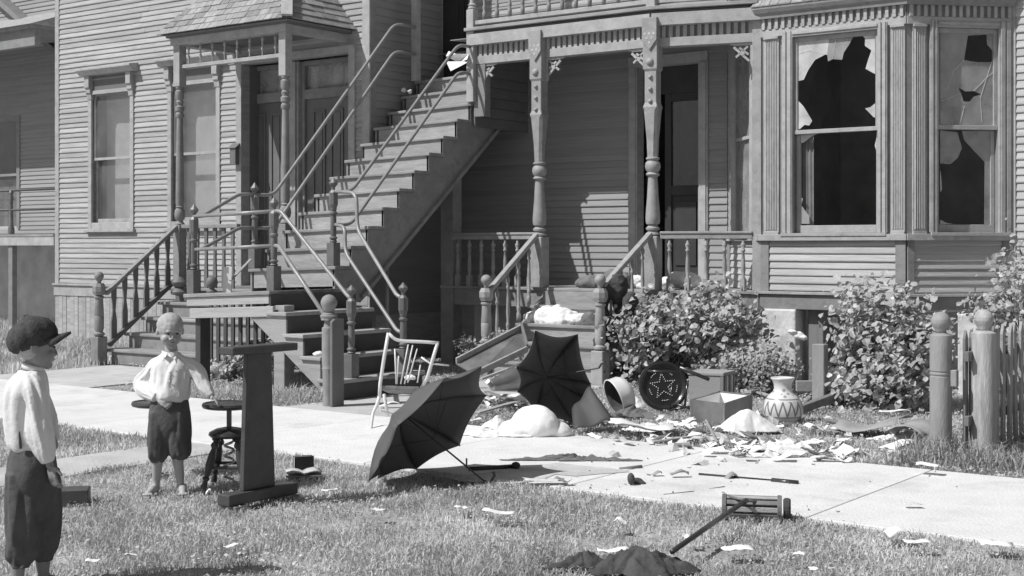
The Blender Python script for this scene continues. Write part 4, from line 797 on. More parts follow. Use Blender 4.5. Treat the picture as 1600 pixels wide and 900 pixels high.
MB().sheet([[fN.p(nwin[0] + (nwin[1] - nwin[0]) * i / 50, -.12 + .02 * math.sin(i * .9), z) for z in (nwin[2], 2.7)] for i in range(51)]).build('half_curtain', M['curtdk'], nb, smooth=True)
py0 = NYW - 1.5; dk = Zat(40, 366, Y=py0)
MB().box(-31, Xat(83, py0), py0, NYW, dk - .04, dk).build('porch_floor', M['tread'], nb); MB().box(-31, Xat(83, py0), py0 + .01, py0 + .04, dk - .2, dk - .041).build('floor_fascia', M['trimlt'], nb)
MB().box(-31, Xat(83, py0), NYW - .3, NYW - .28, 0, dk - .2).build('skirt', M['interior'], nb)
X_ = Xat(13, py0); MB().box(X_ - .06, X_ + .06, py0 + .04, py0 + .14, 0, dk - .2).build('porch_pier', M['trim'], nb)
nn = MB().lathe([(.06, dk), (.06, dk + .12), (.04, dk + .16), (.035, dk + .6), (.05, dk + .66), (.03, dk + .7), (.045, dk + .76), (.01, dk + .82)], (X_, py0 + .06, 0), n=10).build('rail_post', M['iron'], nb, auto=40)
for py_ in (296, 327): z = Zat(50, py_, Y=py0); MB().tube([(-31, py0 + .06, z), (Xat(86, py0), py0 + .06, z)], .022, 8).build('pipe_rail', M['iron'], nb, smooth=True)
# porch roof and the slope of the gable
zc0 = Zat(30, 74, Y=py0); xr_ = Xat(54, py0)
MB().box(-31, xr_, py0, py0 + .12, zc0, zc0 + .3).box(-31, xr_ + .05, py0 - .1, NYW, zc0 + .3, zc0 + .36).build('porch_roof', M['trim'], nb)
MB().prism([(-31, py0 - .15, zc0 + .36), (-31, NYW, zc0 + .36), (-31, NYW, zc0 + .95)], (xr_ + 31.1, 0, 0)).build('porch_roof_slope', M['shingle'], nb)
q0, q1 = at(-20, -20, Y=NYW - .15), at(86, 74, Y=NYW - .15)
dd = (q0 - q1).normalized(); MB().bar(q1 - dd * .6, q0 + dd * 4, .3, .1, (0, 0, 1)).build('roof_edge', M['trim'], nb)
MB().prism([q1 - dd * .6 + V((0, .15, .08)), q0 + dd * 4 + V((0, .15, .08)), q0 + dd * 4 + V((0, 3, .08)), q1 - dd * .6 + V((0, 3, .08))], (0, 0, .06)).build('roof', M['shingle'], nb)
MB().box(-31, -19.2, NYW + 4, NYW + 4.1, 0, 12).build('rear_wall', M['trimdk'], nb)
M['walkshade'] = mk('walk_dirt_and_shade', .5, .95, .25, 4, .4, 30, (1, 1, 1), 0, .9, 2.2, 1.35)  # umbrella's shade painted into the tone of the trodden dirt
# ================================================================== GROUND, WALKS
MB().add([(-400, -200, 0), (400, -200, 0), (400, 400, 0), (-400, 400, 0)], [(0, 1, 2, 3)]).build('ground', M['soil'], kind='structure')
def structure(name, mt, mb=None, loc=(0, 0, 0)):
    o = (mb or MB().box(0, .01, 0, .01, -.06, -.05)).build(name, M[mt], kind='structure'); return o
sidew = MB().box(-26, 8, 7.0, 9.0, -.06, .004).build('sidewalk', M['walk'], kind='structure')
x = -3.145 + 1.62 * 5
while x > -24:
    g_ = .006 if abs(x + 3.145) < .1 or abs(x + 1.62 + 3.145) < .1 else .0012
    MB().box(x - 1.62 + (.0005 if g_ < .005 else .002), x - g_, 7.0 + random.uniform(-.01, .01), 9.0 + random.uniform(-.01, .01), -.04, .02 + random.uniform(0, .0015)).build('paving_slab', M['concrete'], sidew, bev=.006); x -= 1.62
MB().box(-14.25, -12.2, 9.02, 10.95, -.06, .012).build('entry_path', M['walk'], kind='structure')
MB().box(-9.3, -7.85, 9.02, 12.4, -.06, .012).build('porch_path', M['walk'], kind='structure')
pth = MB().box(-8.28, -7.62, 1.0, 6.98, -.06, .010).build('garden_path', M['walk'], kind='structure')
M['weed'] = mk('weed_blade', .36, .55, .35, 2, 0, 20, (1, 1, 1), 0, trans=.3)
# ================================================================== GRASS
rng = np.random.default_rng(5)
def paved(X, Y):
    m = (Y > 6.97 + .03 * np.sin(X * 5) + .02 * np.sin(X * 17)) & (Y < 9.03 - .02 * np.sin(X * 7))
    m |= (X > -14.25) & (X < -12.2) & (Y > 9) & (Y < 11); m |= (X > -9.25) & (X < -7.9) & (Y > 9) & (Y < 12.5)
    m |= (X > -8.26 + .03 * np.sin(Y * 6)) & (X < -7.64 + .03 * np.sin(Y * 5)) & (Y < 7.1)
    return m
def inview(X, Y, mg=.12):
    d = X * FW.x + Y * FW.y; xc = X * RT.x + Y * RT.y; return (d > 5.3) & (np.abs(xc / d) < 800 / FPX + mg)
def grass(name, mt, x0, x1, y0, y1, dens, h, wd, ok=None, lean=.5):
    n = int((x1 - x0) * (y1 - y0) * dens); X = rng.uniform(x0, x1, n); Y = rng.uniform(y0, y1, n)
    pt = np.sin(X * 2.1 + 1.3 * np.sin(Y * 1.7)) * np.sin(Y * 2.9 + X) + .6 * np.sin(X * 7.3 + Y * 5.1) * np.sin(Y * 8.7 - X * 3)
    k = ~paved(X, Y) & inview(X, Y) & (rng.uniform(-1.3, 1.3, n) < pt * 1.3 + .5)
    if ok is not None: k &= ok(X, Y)
    X, Y, pt = X[k], Y[k], pt[k]; n = len(X)
    H = h * rng.uniform(.45, 1.25, n) * (1 + .22 * pt); a = rng.uniform(0, 2 * np.pi, n); ln = H * rng.uniform(.1, lean * 1.6, n); b = rng.uniform(0, 2 * np.pi, n)
    w = wd * rng.uniform(.6, 1.3, n); cx, cy = np.cos(a) * w / 2, np.sin(a) * w / 2; lx, ly = np.cos(b) * ln, np.sin(b) * ln
    v = np.zeros((n, 5, 3)); v[:, 0] = np.c_[X - cx, Y - cy, np.zeros(n)]; v[:, 1] = np.c_[X + cx, Y + cy, np.zeros(n)]
    v[:, 2] = np.c_[X + cx * .8 + lx * .35, Y + cy * .8 + ly * .35, H * .6]; v[:, 3] = np.c_[X - cx * .8 + lx * .35, Y - cy * .8 + ly * .35, H * .6]; v[:, 4] = np.c_[X + lx, Y + ly, H * .98 - ln * .3]
    me = bpy.data.meshes.new(name); me.vertices.add(n * 5); me.vertices.foreach_set('co', v.ravel())
    base = np.arange(n)[:, None] * 5; loops = np.concatenate([base + np.array([0, 1, 2, 3]), base + np.array([3, 2, 4])], axis=1).ravel()
    me.loops.add(n * 7); me.loops.foreach_set('vertex_index', loops.astype(np.int32)); me.polygons.add(n * 2)
    st = (np.arange(n)[:, None] * 7 + np.array([0, 4])).ravel(); me.polygons.foreach_set('loop_start', st.astype(np.int32)); me.polygons.foreach_set('loop_total', np.tile([4, 3], n).astype(np.int32))
    me.materials.append(M[mt]); me.update(calc_edges=True); o = bpy.data.objects.new(name, me); COL.objects.link(o); o['kind'] = 'stuff'; return o
FRONT = lambda X, Y: (X > -7.7)
tag(grass('lawn_grass', 'grass', -7.7, 1.2, 2.6, 7.02, 5600, .042, .0062, lean=.8), 'short rough lawn grass in the foreground', 'grass')
tag(grass('dry_grass', 'straw', -7.7, 1.2, 2.6, 7.0, 380, .04, .006, lean=.9), 'dry pale blades scattered through the foreground lawn', 'grass')
tag(grass('side_grass', 'grass', -14, -8.2, 2.6, 6.98, 2800, .048, .009, lean=.7), 'triangle of lawn grass beyond the garden path at left', 'grass')
tag(grass('yard_grass', 'grass', -11.6, -2.0, 9.0, 14.0, 2600, .042, .009, lean=.8), 'yard grass between the sidewalk and the porch', 'grass')
tag(grass('yard_straw', 'straw', -11.6, -2.0, 9.0, 12.0, 450, .05, .008, lean=.9), 'dry pale blades in the yard strip before the porch', 'grass')
tag(grass('left_yard_grass', 'grass', -26, -14.2, 9.0, 16, 700, .13, .014), 'weedy grass along the foot of the left wing', 'grass')
tag(grass('fence_weeds', 'weed', -3.5, -1.6, 9.05, 11.5, 1500, .17, .01, lean=.9), 'tall weeds round the foot of the fence posts', 'weeds')
tag(grass('fence_straw', 'straw', -3.5, -1.6, 9.05, 11.0, 200, .16, .008, lean=1.0), 'pale dry weed blades round the fence posts', 'weeds')
tag(grass('stair_weeds', 'straw', -11.4, -9.0, 9.1, 9.75, 1300, .15, .011, lean=1.1), 'tangled weeds under the wooden stair landing', 'weeds')
def clover(name, x0, x1, y0, y1, dens, size, hz):
    n = int((x1 - x0) * (y1 - y0) * dens); X = rng.uniform(x0, x1, n); Y = rng.uniform(y0, y1, n); pt = np.sin(X * 3.3 + 2 * np.sin(Y * 2.3)) * np.sin(Y * 4.1 - X * 1.7)
    k = ~paved(X, Y) & inview(X, Y) & (rng.uniform(-1.2, 1.2, n) < pt); X, Y = X[k], Y[k]; n = len(X); Z = rng.uniform(.3, 1.1, n) * hz; a = rng.uniform(0, 6.283, n); s = size * rng.uniform(.5, 1.3, n)
    ca, sa = np.cos(a) * s, np.sin(a) * s; t1, t2 = rng.uniform(-.5, .5, n) * s, rng.uniform(-.5, .5, n) * s
    v = np.stack([np.c_[X - ca, Y - sa, Z - t1], np.c_[X + sa * .7, Y - ca * .7, Z + t2], np.c_[X + ca, Y + sa, Z + t1], np.c_[X - sa * .7, Y + ca * .7, Z - t2]], 1)
    me = bpy.data.meshes.new(name); me.vertices.add(n * 4); me.vertices.foreach_set('co', v.ravel()); me.loops.add(n * 4); me.loops.foreach_set('vertex_index', np.arange(n * 4, dtype=np.int32)); me.polygons.add(n)
    me.polygons.foreach_set('loop_start', np.arange(n, dtype=np.int32) * 4); me.polygons.foreach_set('loop_total', np.full(n, 4, dtype=np.int32)); me.materials.append(M['grass']); me.update(calc_edges=True)
    o = bpy.data.objects.new(name, me); COL.objects.link(o); o['kind'] = 'stuff'; return o
tag(clover('clover', -7.7, 1.2, 2.6, 7.0, 900, .009, .04), 'low clover leaves mixed through the foreground lawn', 'clover')
tag(clover('yard_clover', -14, -2.0, 9.0, 14.0, 900, .014, .042), 'low clover patches in the yard strip by the porch', 'clover')
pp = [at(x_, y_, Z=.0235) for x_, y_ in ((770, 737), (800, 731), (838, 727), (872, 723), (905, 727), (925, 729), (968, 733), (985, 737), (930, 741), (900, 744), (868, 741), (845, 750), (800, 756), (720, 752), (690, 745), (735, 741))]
MB().add([V((p.x, min(p.y, 8.9), .0235)) for p in pp], [tuple(range(16))]).build('walk_shade_patch', M['walkshade'], kind='structure')  # flat sheet with the umbrella's shade and some dirt in its colour
# ================================================================== SHRUBS
def leaves(mb, p, nrm, size, rnd):
    nrm = nrm.normalized(); u = nrm.cross(V((rnd.uniform(-1, 1), rnd.uniform(-1, 1), rnd.uniform(-1, 1)))).normalized(); v_ = nrm.cross(u); s = size; f_ = nrm * (s * rnd.uniform(-.12, .2))
    P = [(0, 0), (.32, .3), (.95, .45), (.5, -.0), (.95, -.45)]
    q = [p, p + u * .28 * s + v_ * .42 * s + f_, p + u * .75 * s + v_ * .34 * s + f_ * .6, p + u * 1.1 * s - nrm * s * .15, p + u * .75 * s - v_ * .34 * s + f_ * .6, p + u * .28 * s - v_ * .42 * s + f_, p + u * .55 * s]
    mb.add(q, [(0, 6, 1), (1, 6, 2), (2, 6, 3), (3, 6, 4), (4, 6, 5), (5, 6, 0)])
def bush(name, label, blobs, n, size, mt, base, seed, cl=.13, per=26, group=None):
    rnd = random.Random(seed); root = thing(name, label, 'shrub', base, group); mb = MB(); sm = MB(); tot = sum(b_[1][0] * b_[1][1] * b_[1][2] for b_ in blobs); k = 0
    for c, r in blobs:
        m = max(2, int(n / per * (r[0] * r[1] * r[2]) / tot))
        for _ in range(m):
            d = V((rnd.gauss(0, 1), rnd.gauss(0, 1), rnd.gauss(0, 1))).normalized() * (rnd.random() ** .28) * rnd.uniform(.8, 1.12); cc = V(c) + V((d.x * r[0], d.y * r[1], d.z * r[2]))
            if cc.z < .05: cc.z = .05 + rnd.random() * .1
            if rnd.random() < .35: b0 = V(base) + V((rnd.uniform(-.2, .2), rnd.uniform(-.1, .1), 0)); mid = (b0 + cc) / 2 + V((rnd.uniform(-.06, .06), 0, .08)); sm.tube([b0, mid, cc], [.009, .006, .003], 5)
            for _ in range(per):
                q = cc + V((rnd.gauss(0, cl), rnd.gauss(0, cl), rnd.gauss(0, cl * .8))) * .8
                if q.z < .02: continue
                nr = V((rnd.gauss(-.25, .6), rnd.gauss(-.5, .6), rnd.gauss(.75, .5))); leaves(mb, q, nr, size * rnd.uniform(.4, 1.5), rnd); k += 1
    sm.build('stem', M['stem'], root); mb.build('foliage', M[mt], root, kind='stuff'); return root
def A_(px, py, Y): return tuple(at(px, py, Y=Y))
bush('grape_shrub', 'broad leafy shrub spilling over in front of the porch balustrade', [(A_(1070, 500, 12.9), (.6, .4, .27)), (A_(1010, 515, 12.7), (.36, .35, .26)), (A_(1140, 512, 12.9), (.32, .35, .26)), (A_(985, 555, 12.4), (.2, .2, .17)), (A_(1120, 468, 13.0), (.34, .22, .1)), (A_(1050, 560, 13.1), (.4, .25, .16))], 4300, .06, 'leaf', (-7.4, 12.9, 0), 3)
bush('low_shrub', 'low dark small-leaved shrub between the round seat and the vase', [(A_(1185, 572, 12.6), (.38, .3, .26)), (A_(1220, 575, 12.8), (.14, .2, .18)), (A_(1130, 590, 12.8), (.4, .25, .25))], 2300, .04, 'leafdk', (-6.2, 12.8, 0), 4, cl=.1)
bush('lilac_shrub', 'tall leafy shrub in front of the bay siding, beside the gate posts', [(A_(1375, 510, 12.3), (.36, .35, .3)), (A_(1352, 545, 12.4), (.2, .3, .3)), (A_(1420, 540, 12.2), (.34, .3, .38)), (A_(1390, 600, 12.1), (.42, .35, .32)), (A_(1345, 475, 12.4), (.22, .2, .16)), (A_(1400, 480, 12.3), (.2, .2, .15))], 4000, .06, 'leaf', (-5.3, 12.2, 0), 5)
bush('corner_shrub', 'airy leafy shrub at the right edge above the picket fence', [(A_(1590, 410, 12.4), (.14, .2, .26)), (A_(1565, 475, 12.6), (.25, .25, .14)), (A_(1605, 470, 12.2), (.2, .25, .3)), (A_(1545, 490, 12.6), (.2, .2, .08))], 900, .045, 'leaf', (-3.6, 12.6, 0), 6, cl=.12)
bush('porch_vine', 'small curly vine climbing round the foot of the left step newel', [(A_(735, 550, 12.5), (.2, .1, .16)), (A_(775, 530, 12.5), (.17, .1, .1))], 420, .035, 'leafdk', tuple(at(745, 590, Y=12.5).xy) + (0,), 8, cl=.06)
bush('stair_shrub', 'small leafy weed clump under the wooden stair landing', [(A_(335, 585, 10.4), (.3, .2, .14)), (A_(365, 575, 10.5), (.2, .15, .12))], 520, .06, 'leaf', (-11.4, 10.4, 0), 9, cl=.08)
bush('brace_weed', 'sparse dark weed growing behind the diagonal stair brace', [(A_(450, 560, 11.5), (.25, .15, .3)), (A_(420, 590, 11.4), (.2, .15, .2))], 260, .045, 'leafdk', (-11, 11.5, 0), 10, cl=.1)
# ================================================================== FENCE AND GATE POSTS
def gate_post(px, ybot, ytop, rad, name, label, mt, rings):
    b0 = at(px, ybot, Z=0); zt = Zat(px, ytop, Y=b0.y); root = thing(name, label, 'fence post', b0, 'ball-topped fence posts'); r = rad; br = .07; z = zt - 2 * br
    pr = [(r, -.05)]
    for t in rings: zz = z * t; pr += [(r, zz - .012), (r * .93, zz - .008), (r * .93, zz), (r, zz + .004)]
    pr += [(r, z - .05), (r * .98, z - .03), (r * .8, z - .02), (r * .55, z - .012)]
    MB().lathe(pr, b0, n=22).build('post_shaft', M[mt], root, auto=35)
    MB().lathe([(r * .5, z - .015), (r * .5, z + .005), (br * .75, z + br * .35), (br * .96, z + br * .75), (br, z + br * .96), (br * .985, z + br), (br, z + br * 1.04), (br * .96, z + br * 1.25), (br * .75, z + br * 1.67), (br * .4, z + br * 1.92), (.003, z + 2 * br)], b0, n=20).build('ball_top', M[mt], root, smooth=True)
    return root, b0
M['postpaint'] = mk('fence_post_paint', .3, .6, .2, 8, .25, 40, (2, 2, .5), .02, .5, 4, .6)
M['postworn'] = mk('worn_post_wood', .42, .8, .3, 8, .4, 40, (3, 3, .4), .02, .7, 5, .6)
gp1, g1 = gate_post(1470, 712, 487, .077, 'fence_post', 'ball-topped turned post with ring grooves, left of the two by the sidewalk', 'postpaint', [.1, .13, .65, .68])
gp2, g2 = gate_post(1537, 712, 483, .088, 'fence_post', 'stouter weathered ball-topped post, right one beside the picket fence', 'postworn', [])
MB().box(g1.x + .05, g1.x + .12, g1.y - .02, g1.y + .03, .5, .62).build('hinge_block', M['postpaint'], gp1, bev=.005)
gt = thing('garden_gate', 'dark old picket gate leaf standing open between the ball-topped posts', 'gate', (g1.x + .14, g1.y + .3, 0))
for i in range(6): y = g1.y + .08 + i * .13; MB().prism([(g1.x + .13, y, .08), (g1.x + .13, y + .065, .08), (g1.x + .13, y + .065, .84), (g1.x + .13, y + .032, .9), (g1.x + .13, y, .84)], (.02, 0, 0)).build('picket', M['greywood'], gt, bev=.002)
for z in (.22, .68): MB().box(g1.x + .151, g1.x + .19, g1.y + .03, g1.y + .75, z, z + .07).build('gate_rail', M['greywood'], gt, bev=.003)
fc = thing('picket_fence', 'pointed grey picket fence running back from the stouter gate post', 'fence', (g2.x + .06, g2.y + .1, 0))
fx = g2.x + .03; pk = MB().prism([(0, 0, .04), (0, .068, .04), (0, .068, .86), (0, .034, .93), (0, 0, .86)], (.02, 0, 0)).mesh('picket', M['rawwood'])
for i in range(26): o = place('picket', pk, fc, (fx + random.uniform(0, .006), g2.y + .12 + i * .155, 0), (random.uniform(-.012, .012), random.uniform(-.015, .015), 0))
for z in (.25, .7): MB().box(fx - .045, fx, g2.y + .05, g2.y + 4.1, z, z + .07).build('fence_rail', M['greywood'], fc, bev=.003)
MB().box(fx - .12, fx - .046, g2.y + 4.0, g2.y + 4.1, 0, .9).build('fence_end_post', M['greywood'], fc)
M['clothb'] = mk('crumpled_grey_cloth', .08, .95, .35, 8, .6, 25)
# ================================================================== THROWN-OUT BELONGINGS
def rotm(a, ax='Z'): return Matrix.Rotation(a, 3, ax)
PXM = lambda d: FPX / d
# --- umbrellas
def umbrella(name, label, tips, hub, handle_end, bulge, mt_out='umb', crook=True, rib_skip=(), edge=.12, sc=.2):
    root = thing(name, label, 'umbrella', (V(handle_end).x, V(handle_end).y, 0), 'black umbrellas thrown on the walk'); tips = [V(t) for t in tips]; hub = V(hub); cen = sum(tips, V((0, 0, 0))) / len(tips); n = len(tips)
    ax = (hub - cen).normalized(); can = MB(); NU, NV = 8, 8
    for i in range(n):
        a, b_ = tips[i], tips[(i + 1) % n]; G = []
        for j in range(NV + 1):
            t = j / NV; row = []
            for k in range(NU + 1):
                s = k / NU; e = a * (1 - s) + b_ * s; e = e + (cen - e) * (sc * 4 * s * (1 - s) * (t ** 2) * .5)
                p = hub.lerp(e, t); p = p + ax * bulge * math.sin(math.pi * t ** .9) * (1 - .35 * 4 * s * (1 - s) * t); row.append(p)
            G.append(row)
        can.sheet(G)
    c = can.build('canopy', M[mt_out], root, smooth=True, solid=.002)
    for i in range(n):
        pts = [hub.lerp(tips[i], t) + ax * (bulge * math.sin(math.pi * t ** .9) - .006) for t in [0, .15, .3, .45, .6, .75, .9, 1.0]]
        MB().tube(pts, .0016, 5).build('rib', M['umb'], root)
        q = hub.lerp(V(handle_end), .38); MB().tube([q, pts[4]], .0015, 5).build('stretcher', M['wirek'], root)
        MB().ell(tips[i], (.007, .007, .007), nu=6, nv=4).build('rib_tip', M['metal'], root)
    MB().tube([hub + ax * .05, hub, V(handle_end)], [.004, .006, .006], 8).build('stick', M['darkwood'], root)
    return root
AX = at(672, 682, d=8.8)      # middle of the rim
Rr = .56
hd = (RT * .745 - V((0, 0, 1)) * .545 - FW * .385).normalized()         # towards the handle
mj = (RT * .657 + V((0, 0, 1)) * .754); mj = (mj - hd * mj.dot(hd)).normalized(); mn = hd.cross(mj)
tips = [AX + (mj * math.cos(math.pi / 4 * k + .02) + mn * math.sin(math.pi / 4 * k + .02)) * Rr for k in range(8)]
tips = [V((t.x, t.y, max(t.z, .015))) for t in tips]
he = AX + hd * .47; he.z = max(he.z, .03)
u1 = umbrella('umbrella', 'big open black umbrella lying on its rim in the foreground', tips, AX - hd * .24, he, .07)
hk = [he, he + hd * .02 + RT * .02, he + RT * .05 + V((0, 0, .01)), he + RT * .065 + V((0, 0, .035)), he + RT * .055 + V((0, 0, .06))]
MB().tube(hk, .009, 8).build('crook_handle', M['varnish'], u1, smooth=True)
D2 = 11.35
tp = [(836, 516, -.08), (903, 522, .2), (923, 600, .22), (948, 640, .15), (900, 664, .0), (838, 655, -.15), (808, 612, -.28), (806, 574, -.28)]
tips2 = [at(x, y, d=D2 + dd_) for x, y, dd_ in tp]; tips2 = [V((t.x, t.y, max(t.z, .02))) for t in tips2]
hub2 = at(855, 590, d=D2 + .3); he2 = at(936, 575, d=D2 - .05)
u2 = umbrella('umbrella', 'half-collapsed black umbrella seen from inside behind the white pillow', tips2, hub2, he2, .09)
MB().tube([he2, at(941, 566, d=D2 - .05), at(946, 564, d=D2 - .05), at(948, 572, d=D2 - .05), at(944, 583, d=D2 - .05)], .008, 8).build('crook_handle', M['varnish'], u2, smooth=True)
fl = MB().sheet([[at(922, 603, d=D2 - .15).lerp(at(959, 656, d=D2 - .45), s).lerp(at(893, 640, d=D2 - .2).lerp(at(896, 672, d=D2 - .5), s), t) + V((0, 0, .015 * math.sin(t * 9))) for t in [i / 8 for i in range(9)]] for s in [j / 8 for j in range(9)]])
fl.v = [V((p.x, p.y, max(p.z, .02))) for p in fl.v]; fl.build('turned_out_flap', M['umbflap'], u2, smooth=True, solid=.002)
# --- pedestal stand
ps = local('pedestal_stand', 'tall dark wooden pedestal stand with flat top board beside the stool', 'stand'); 
MB().box(-.05, .05, -.27, .27, .035, .1).build('base_board', M['darkwood'], ps, bev=.006)
for y in (-.2, .2): MB().box(-.08, .08, y - .05, y + .05, 0, .035).build('foot', M['greywood'], ps, bev=.004)
pb = .12; MB().add([(-.018, -.135, .1), (.018, -.135, .1), (.018, .115, .1), (-.018, .115, .1), (-.018, -.105, .885), (.018, -.105, .885), (.018, .085, .885), (-.018, .085, .885)], BF).build('pedestal', M['darkwood'], ps, bev=.006)
MB().box(-.06, .06, -.25, .26, .886, .93).build('top_board', M['darkwood'], ps, bev=.005); setdown(ps, (-5.9, 5.56, 0), 0)
# --- stools
def stool(label, legs=True, r=.165, zs=.545):
    t = local('stool', label, 'stool', 'round-topped stools near the boys')
    MB().lathe([(.01, zs - .035), (r * .85, zs - .035), (r * .97, zs - .028), (r, zs - .015), (r * .97, zs - .002), (r * .9, zs), (r * .86, zs - .006), (.003, zs - .008)], n=32).build('seat', M['varnish'], t, auto=40)
    if legs:
        MB().lathe([(.016, .36), (.016, zs - .035)], n=10).build('screw', M['iron'], t)
        MB().lathe([(.02, .33), (.11, .335), (.125, .35), (.12, .365), (.08, .385), (.03, .395)], n=28).build('collar', M['varnish'], t, auto=40)
        for k in range(4):
            a = math.pi / 4 + math.pi / 2 * k; p0 = V((.085 * math.cos(a), .085 * math.sin(a), .34)); p1 = V((.19 * math.cos(a), .19 * math.sin(a), 0)); L = (p1 - p0).length; Mx = (p1 - p0).to_track_quat('Z', 'Y').to_matrix()
            MB().lathe([(r_, z_ * L) for r_, z_ in [(.02, 0), (.028, .05), (.014, .08), (.024, .13), (.024, .16), (.014, .2), (.022, .3), (.026, .5), (.014, .68), (.024, .71), (.014, .75), (.02, .85), (.012, 1)]], p0, Mx, 12).build('leg', M['varnish'], t, auto=40)
        for k in range(4): a = math.pi / 4 + math.pi / 2 * k; b_ = a + math.pi / 2; MB().tube([(.135 * math.cos(a), .135 * math.sin(a), .16), (.135 * math.cos(b_), .135 * math.sin(b_), .16)], .01, 8).build('stretcher', M['varnish'], t)
        MB().tube([(.03 * math.cos(i * .9), .03 * math.sin(i * .9), .06 + i * .009) for i in range(30)], .008, 6).build('twisted_spindle', M['metal'], t, smooth=True)
    else:
        MB().lathe([(.018, .03), (.016, .2), (.022, .3), (.014, zs - .03)], n=12).build('post', M['varnish'], t); MB().lathe([(.1, 0), (.1, .015), (.04, .03), (.015, .05)], n=20).build('base', M['varnish'], t)
    return t
q = at(358, 772, d=8.42); setdown(stool('dark varnished screw stool with turned legs, the boy resting his hand on it'), (q.x, q.y, 0), .6)
q = at(246, 772, d=8.9); setdown(stool('low round pedestal stool seat peeping out behind the standing barefoot boy', False, .165, .5), (q.x, q.y, 0))
# --- broken chair
dC = 11.35
ch = thing('broken_chair', 'broken pale wooden chair with leaning back spindles beside the stair foot', 'chair', tuple(at(600, 675, d=dC).xy) + (0,))
c_ = lambda x, y, dd_=0: at(x, y, d=dC + dd_)
M['chairw'] = mk('bright_chair_wood', .66, .35, .12, 8, .1, 60, spec=.5)
MB().tube(bend([c_(607, 521), c_(618, 531), c_(630, 533), c_(660, 534), c_(686, 536)], 3, .05), .014, 8).build('top_rail', M['chairw'], ch, smooth=True)
MB().tube([c_(607, 520), c_(600, 560), c_(594, 600), c_(593, 620)], .015, 8).build('back_post', M['chairw'], ch, smooth=True)
MB().tube([c_(684, 535), c_(676, 562), c_(668, 590), c_(655, 612, .1)], .015, 8).build('back_post', M['chairw'], ch, smooth=True)
MB().tube([c_(593, 618), c_(590, 630), c_(583, 645), c_(579, 676, -.2)], [.014, .015, .013, .01], 8).build('leg', M['chairw'], ch, smooth=True)
MB().tube([c_(655, 612), c_(657, 640), c_(663, 672)], .014, 8).build('leg', M['chairw'], ch, smooth=True)
MB().tube([c_(600, 616, .4), c_(606, 650, .45)], .014, 8).build('leg', M['chairw'], ch, smooth=True)
for (a, b_) in (((638, 538), (626, 600)), ((645, 539), (632, 600)), ((652, 545), (637, 598)), ((623, 556), (620, 600)), ((657, 570), (652, 598)), ((617, 545), (619, 600))): MB().tube([c_(*a), c_(*b_)], .0065, 6).build('spindle', M['chairw'], ch, smooth=True)
MB().prism([c_(594, 602), c_(655, 604), c_(664, 612, .38), c_(606, 608, .4)], (0, 0, -.035)).build('seat', M['greywood'], ch, bev=.008)
MB().tube([c_(658, 558), c_(672, 568), c_(702, 571)], .008, 6).build('loose_rail', M['chairw'], ch, smooth=True); MB().tube([c_(594, 642), c_(628, 650, .2)], .007, 6).build('stretcher', M['chairw'], ch)
# --- soft lumps: cushions, bundles, coats
def blob(name, label, cat, mt, parts, vox=.018, disp=.02, dsz=.12, group=None, sm=8):
    mb = MB()
    for c, r, *ro in parts: mb.ell(c, r, ro[0] if ro else None, 14, 10)
    o = solo(mb, name, M[mt], label, cat, group, smooth=True)
    m = o.modifiers.new('r', 'REMESH'); m.mode = 'VOXEL'; m.voxel_size = vox; m.use_smooth_shade = True
    m = o.modifiers.new('sm', 'SMOOTH'); m.iterations = sm; m.factor = .5
    if disp: t = bpy.data.textures.new('fold', 'CLOUDS'); t.noise_scale = dsz; t.noise_depth = 3; m = o.modifiers.new('d', 'DISPLACE'); m.texture = t; m.strength = disp * 2; m.mid_level = .5; m.texture_coords = 'LOCAL'
    return o
from mathutils import noise as NZ
def drape(name, label, cat, mt, px, py, a, b_, H, rz=0, amp=.03, freq=9, seed=1, z=0.02, rag=.3, top=1.6, Z=0.0):
    rnd = random.Random(seed); c = at(px, py, Z=Z); NR, NA = 30, 84; cr, sr = math.cos(rz + TH), math.sin(rz + TH); rows = []; so_ = V((seed * 3.1, seed * 1.7, seed))
    def hgt(x, y, t):
        p = V((x, y, 0)) * freq + so_; w_ = NZ.noise_vector(p * .5) * 1.3; p2 = p + w_; rd = 1 - abs(NZ.noise(V((p2.x * .55, p2.y * 1.3, 1)))) * 2.6; rd2 = 1 - abs(NZ.noise(V((p2.x * 1.7, p2.y * .8, 7)))) * 2.6
        return H * max(0, 1 - t ** top) * (.75 + .35 * NZ.noise(p * .35)) + amp * (max(rd, -.4) * .7 + max(rd2, -.4) * .45) * (1 - .75 * t)
    for i in range(NR + 1):
        t = i / NR; row = []
        for k in range(NA):
            an = math.tau * k / NA; ro = 1 + rag * NZ.noise(V((math.cos(an) * 1.6, math.sin(an) * 1.6, seed))) + rag * .35 * NZ.noise(V((math.cos(an) * 5, math.sin(an) * 5, seed + 9)))
            x, y = a * ro * t * math.cos(an), b_ * ro * t * math.sin(an); zz = hgt(x, y, t); row.append(V((c.x + x * cr - y * sr, c.y + x * sr + y * cr, max(c.z + z + zz, c.z + .006 + (1 - t) * .004))))
        rows.append(row)
    vs = [p for r_ in rows for p in r_]; mb = MB(); mb.add(vs, [(j * NA + i, j * NA + (i + 1) % NA, (j + 1) * NA + (i + 1) % NA, (j + 1) * NA + i) for j in range(NR) for i in range(NA)])
    return solo(mb, name, M[mt], label, cat, smooth=True, solid=.004)
dP = 10.8
blob('white_pillow', 'plump white pillow slumped at the edge of the sidewalk', 'pillow', 'linen', [(at(836, 662, d=dP), (.21, .14, .15)), (at(866, 673, d=dP), (.15, .12, .08)), (at(805, 672, d=dP), (.16, .1, .08)), (at(886, 680, d=dP), (.07, .06, .03))], .012, .012, .16, sm=12)
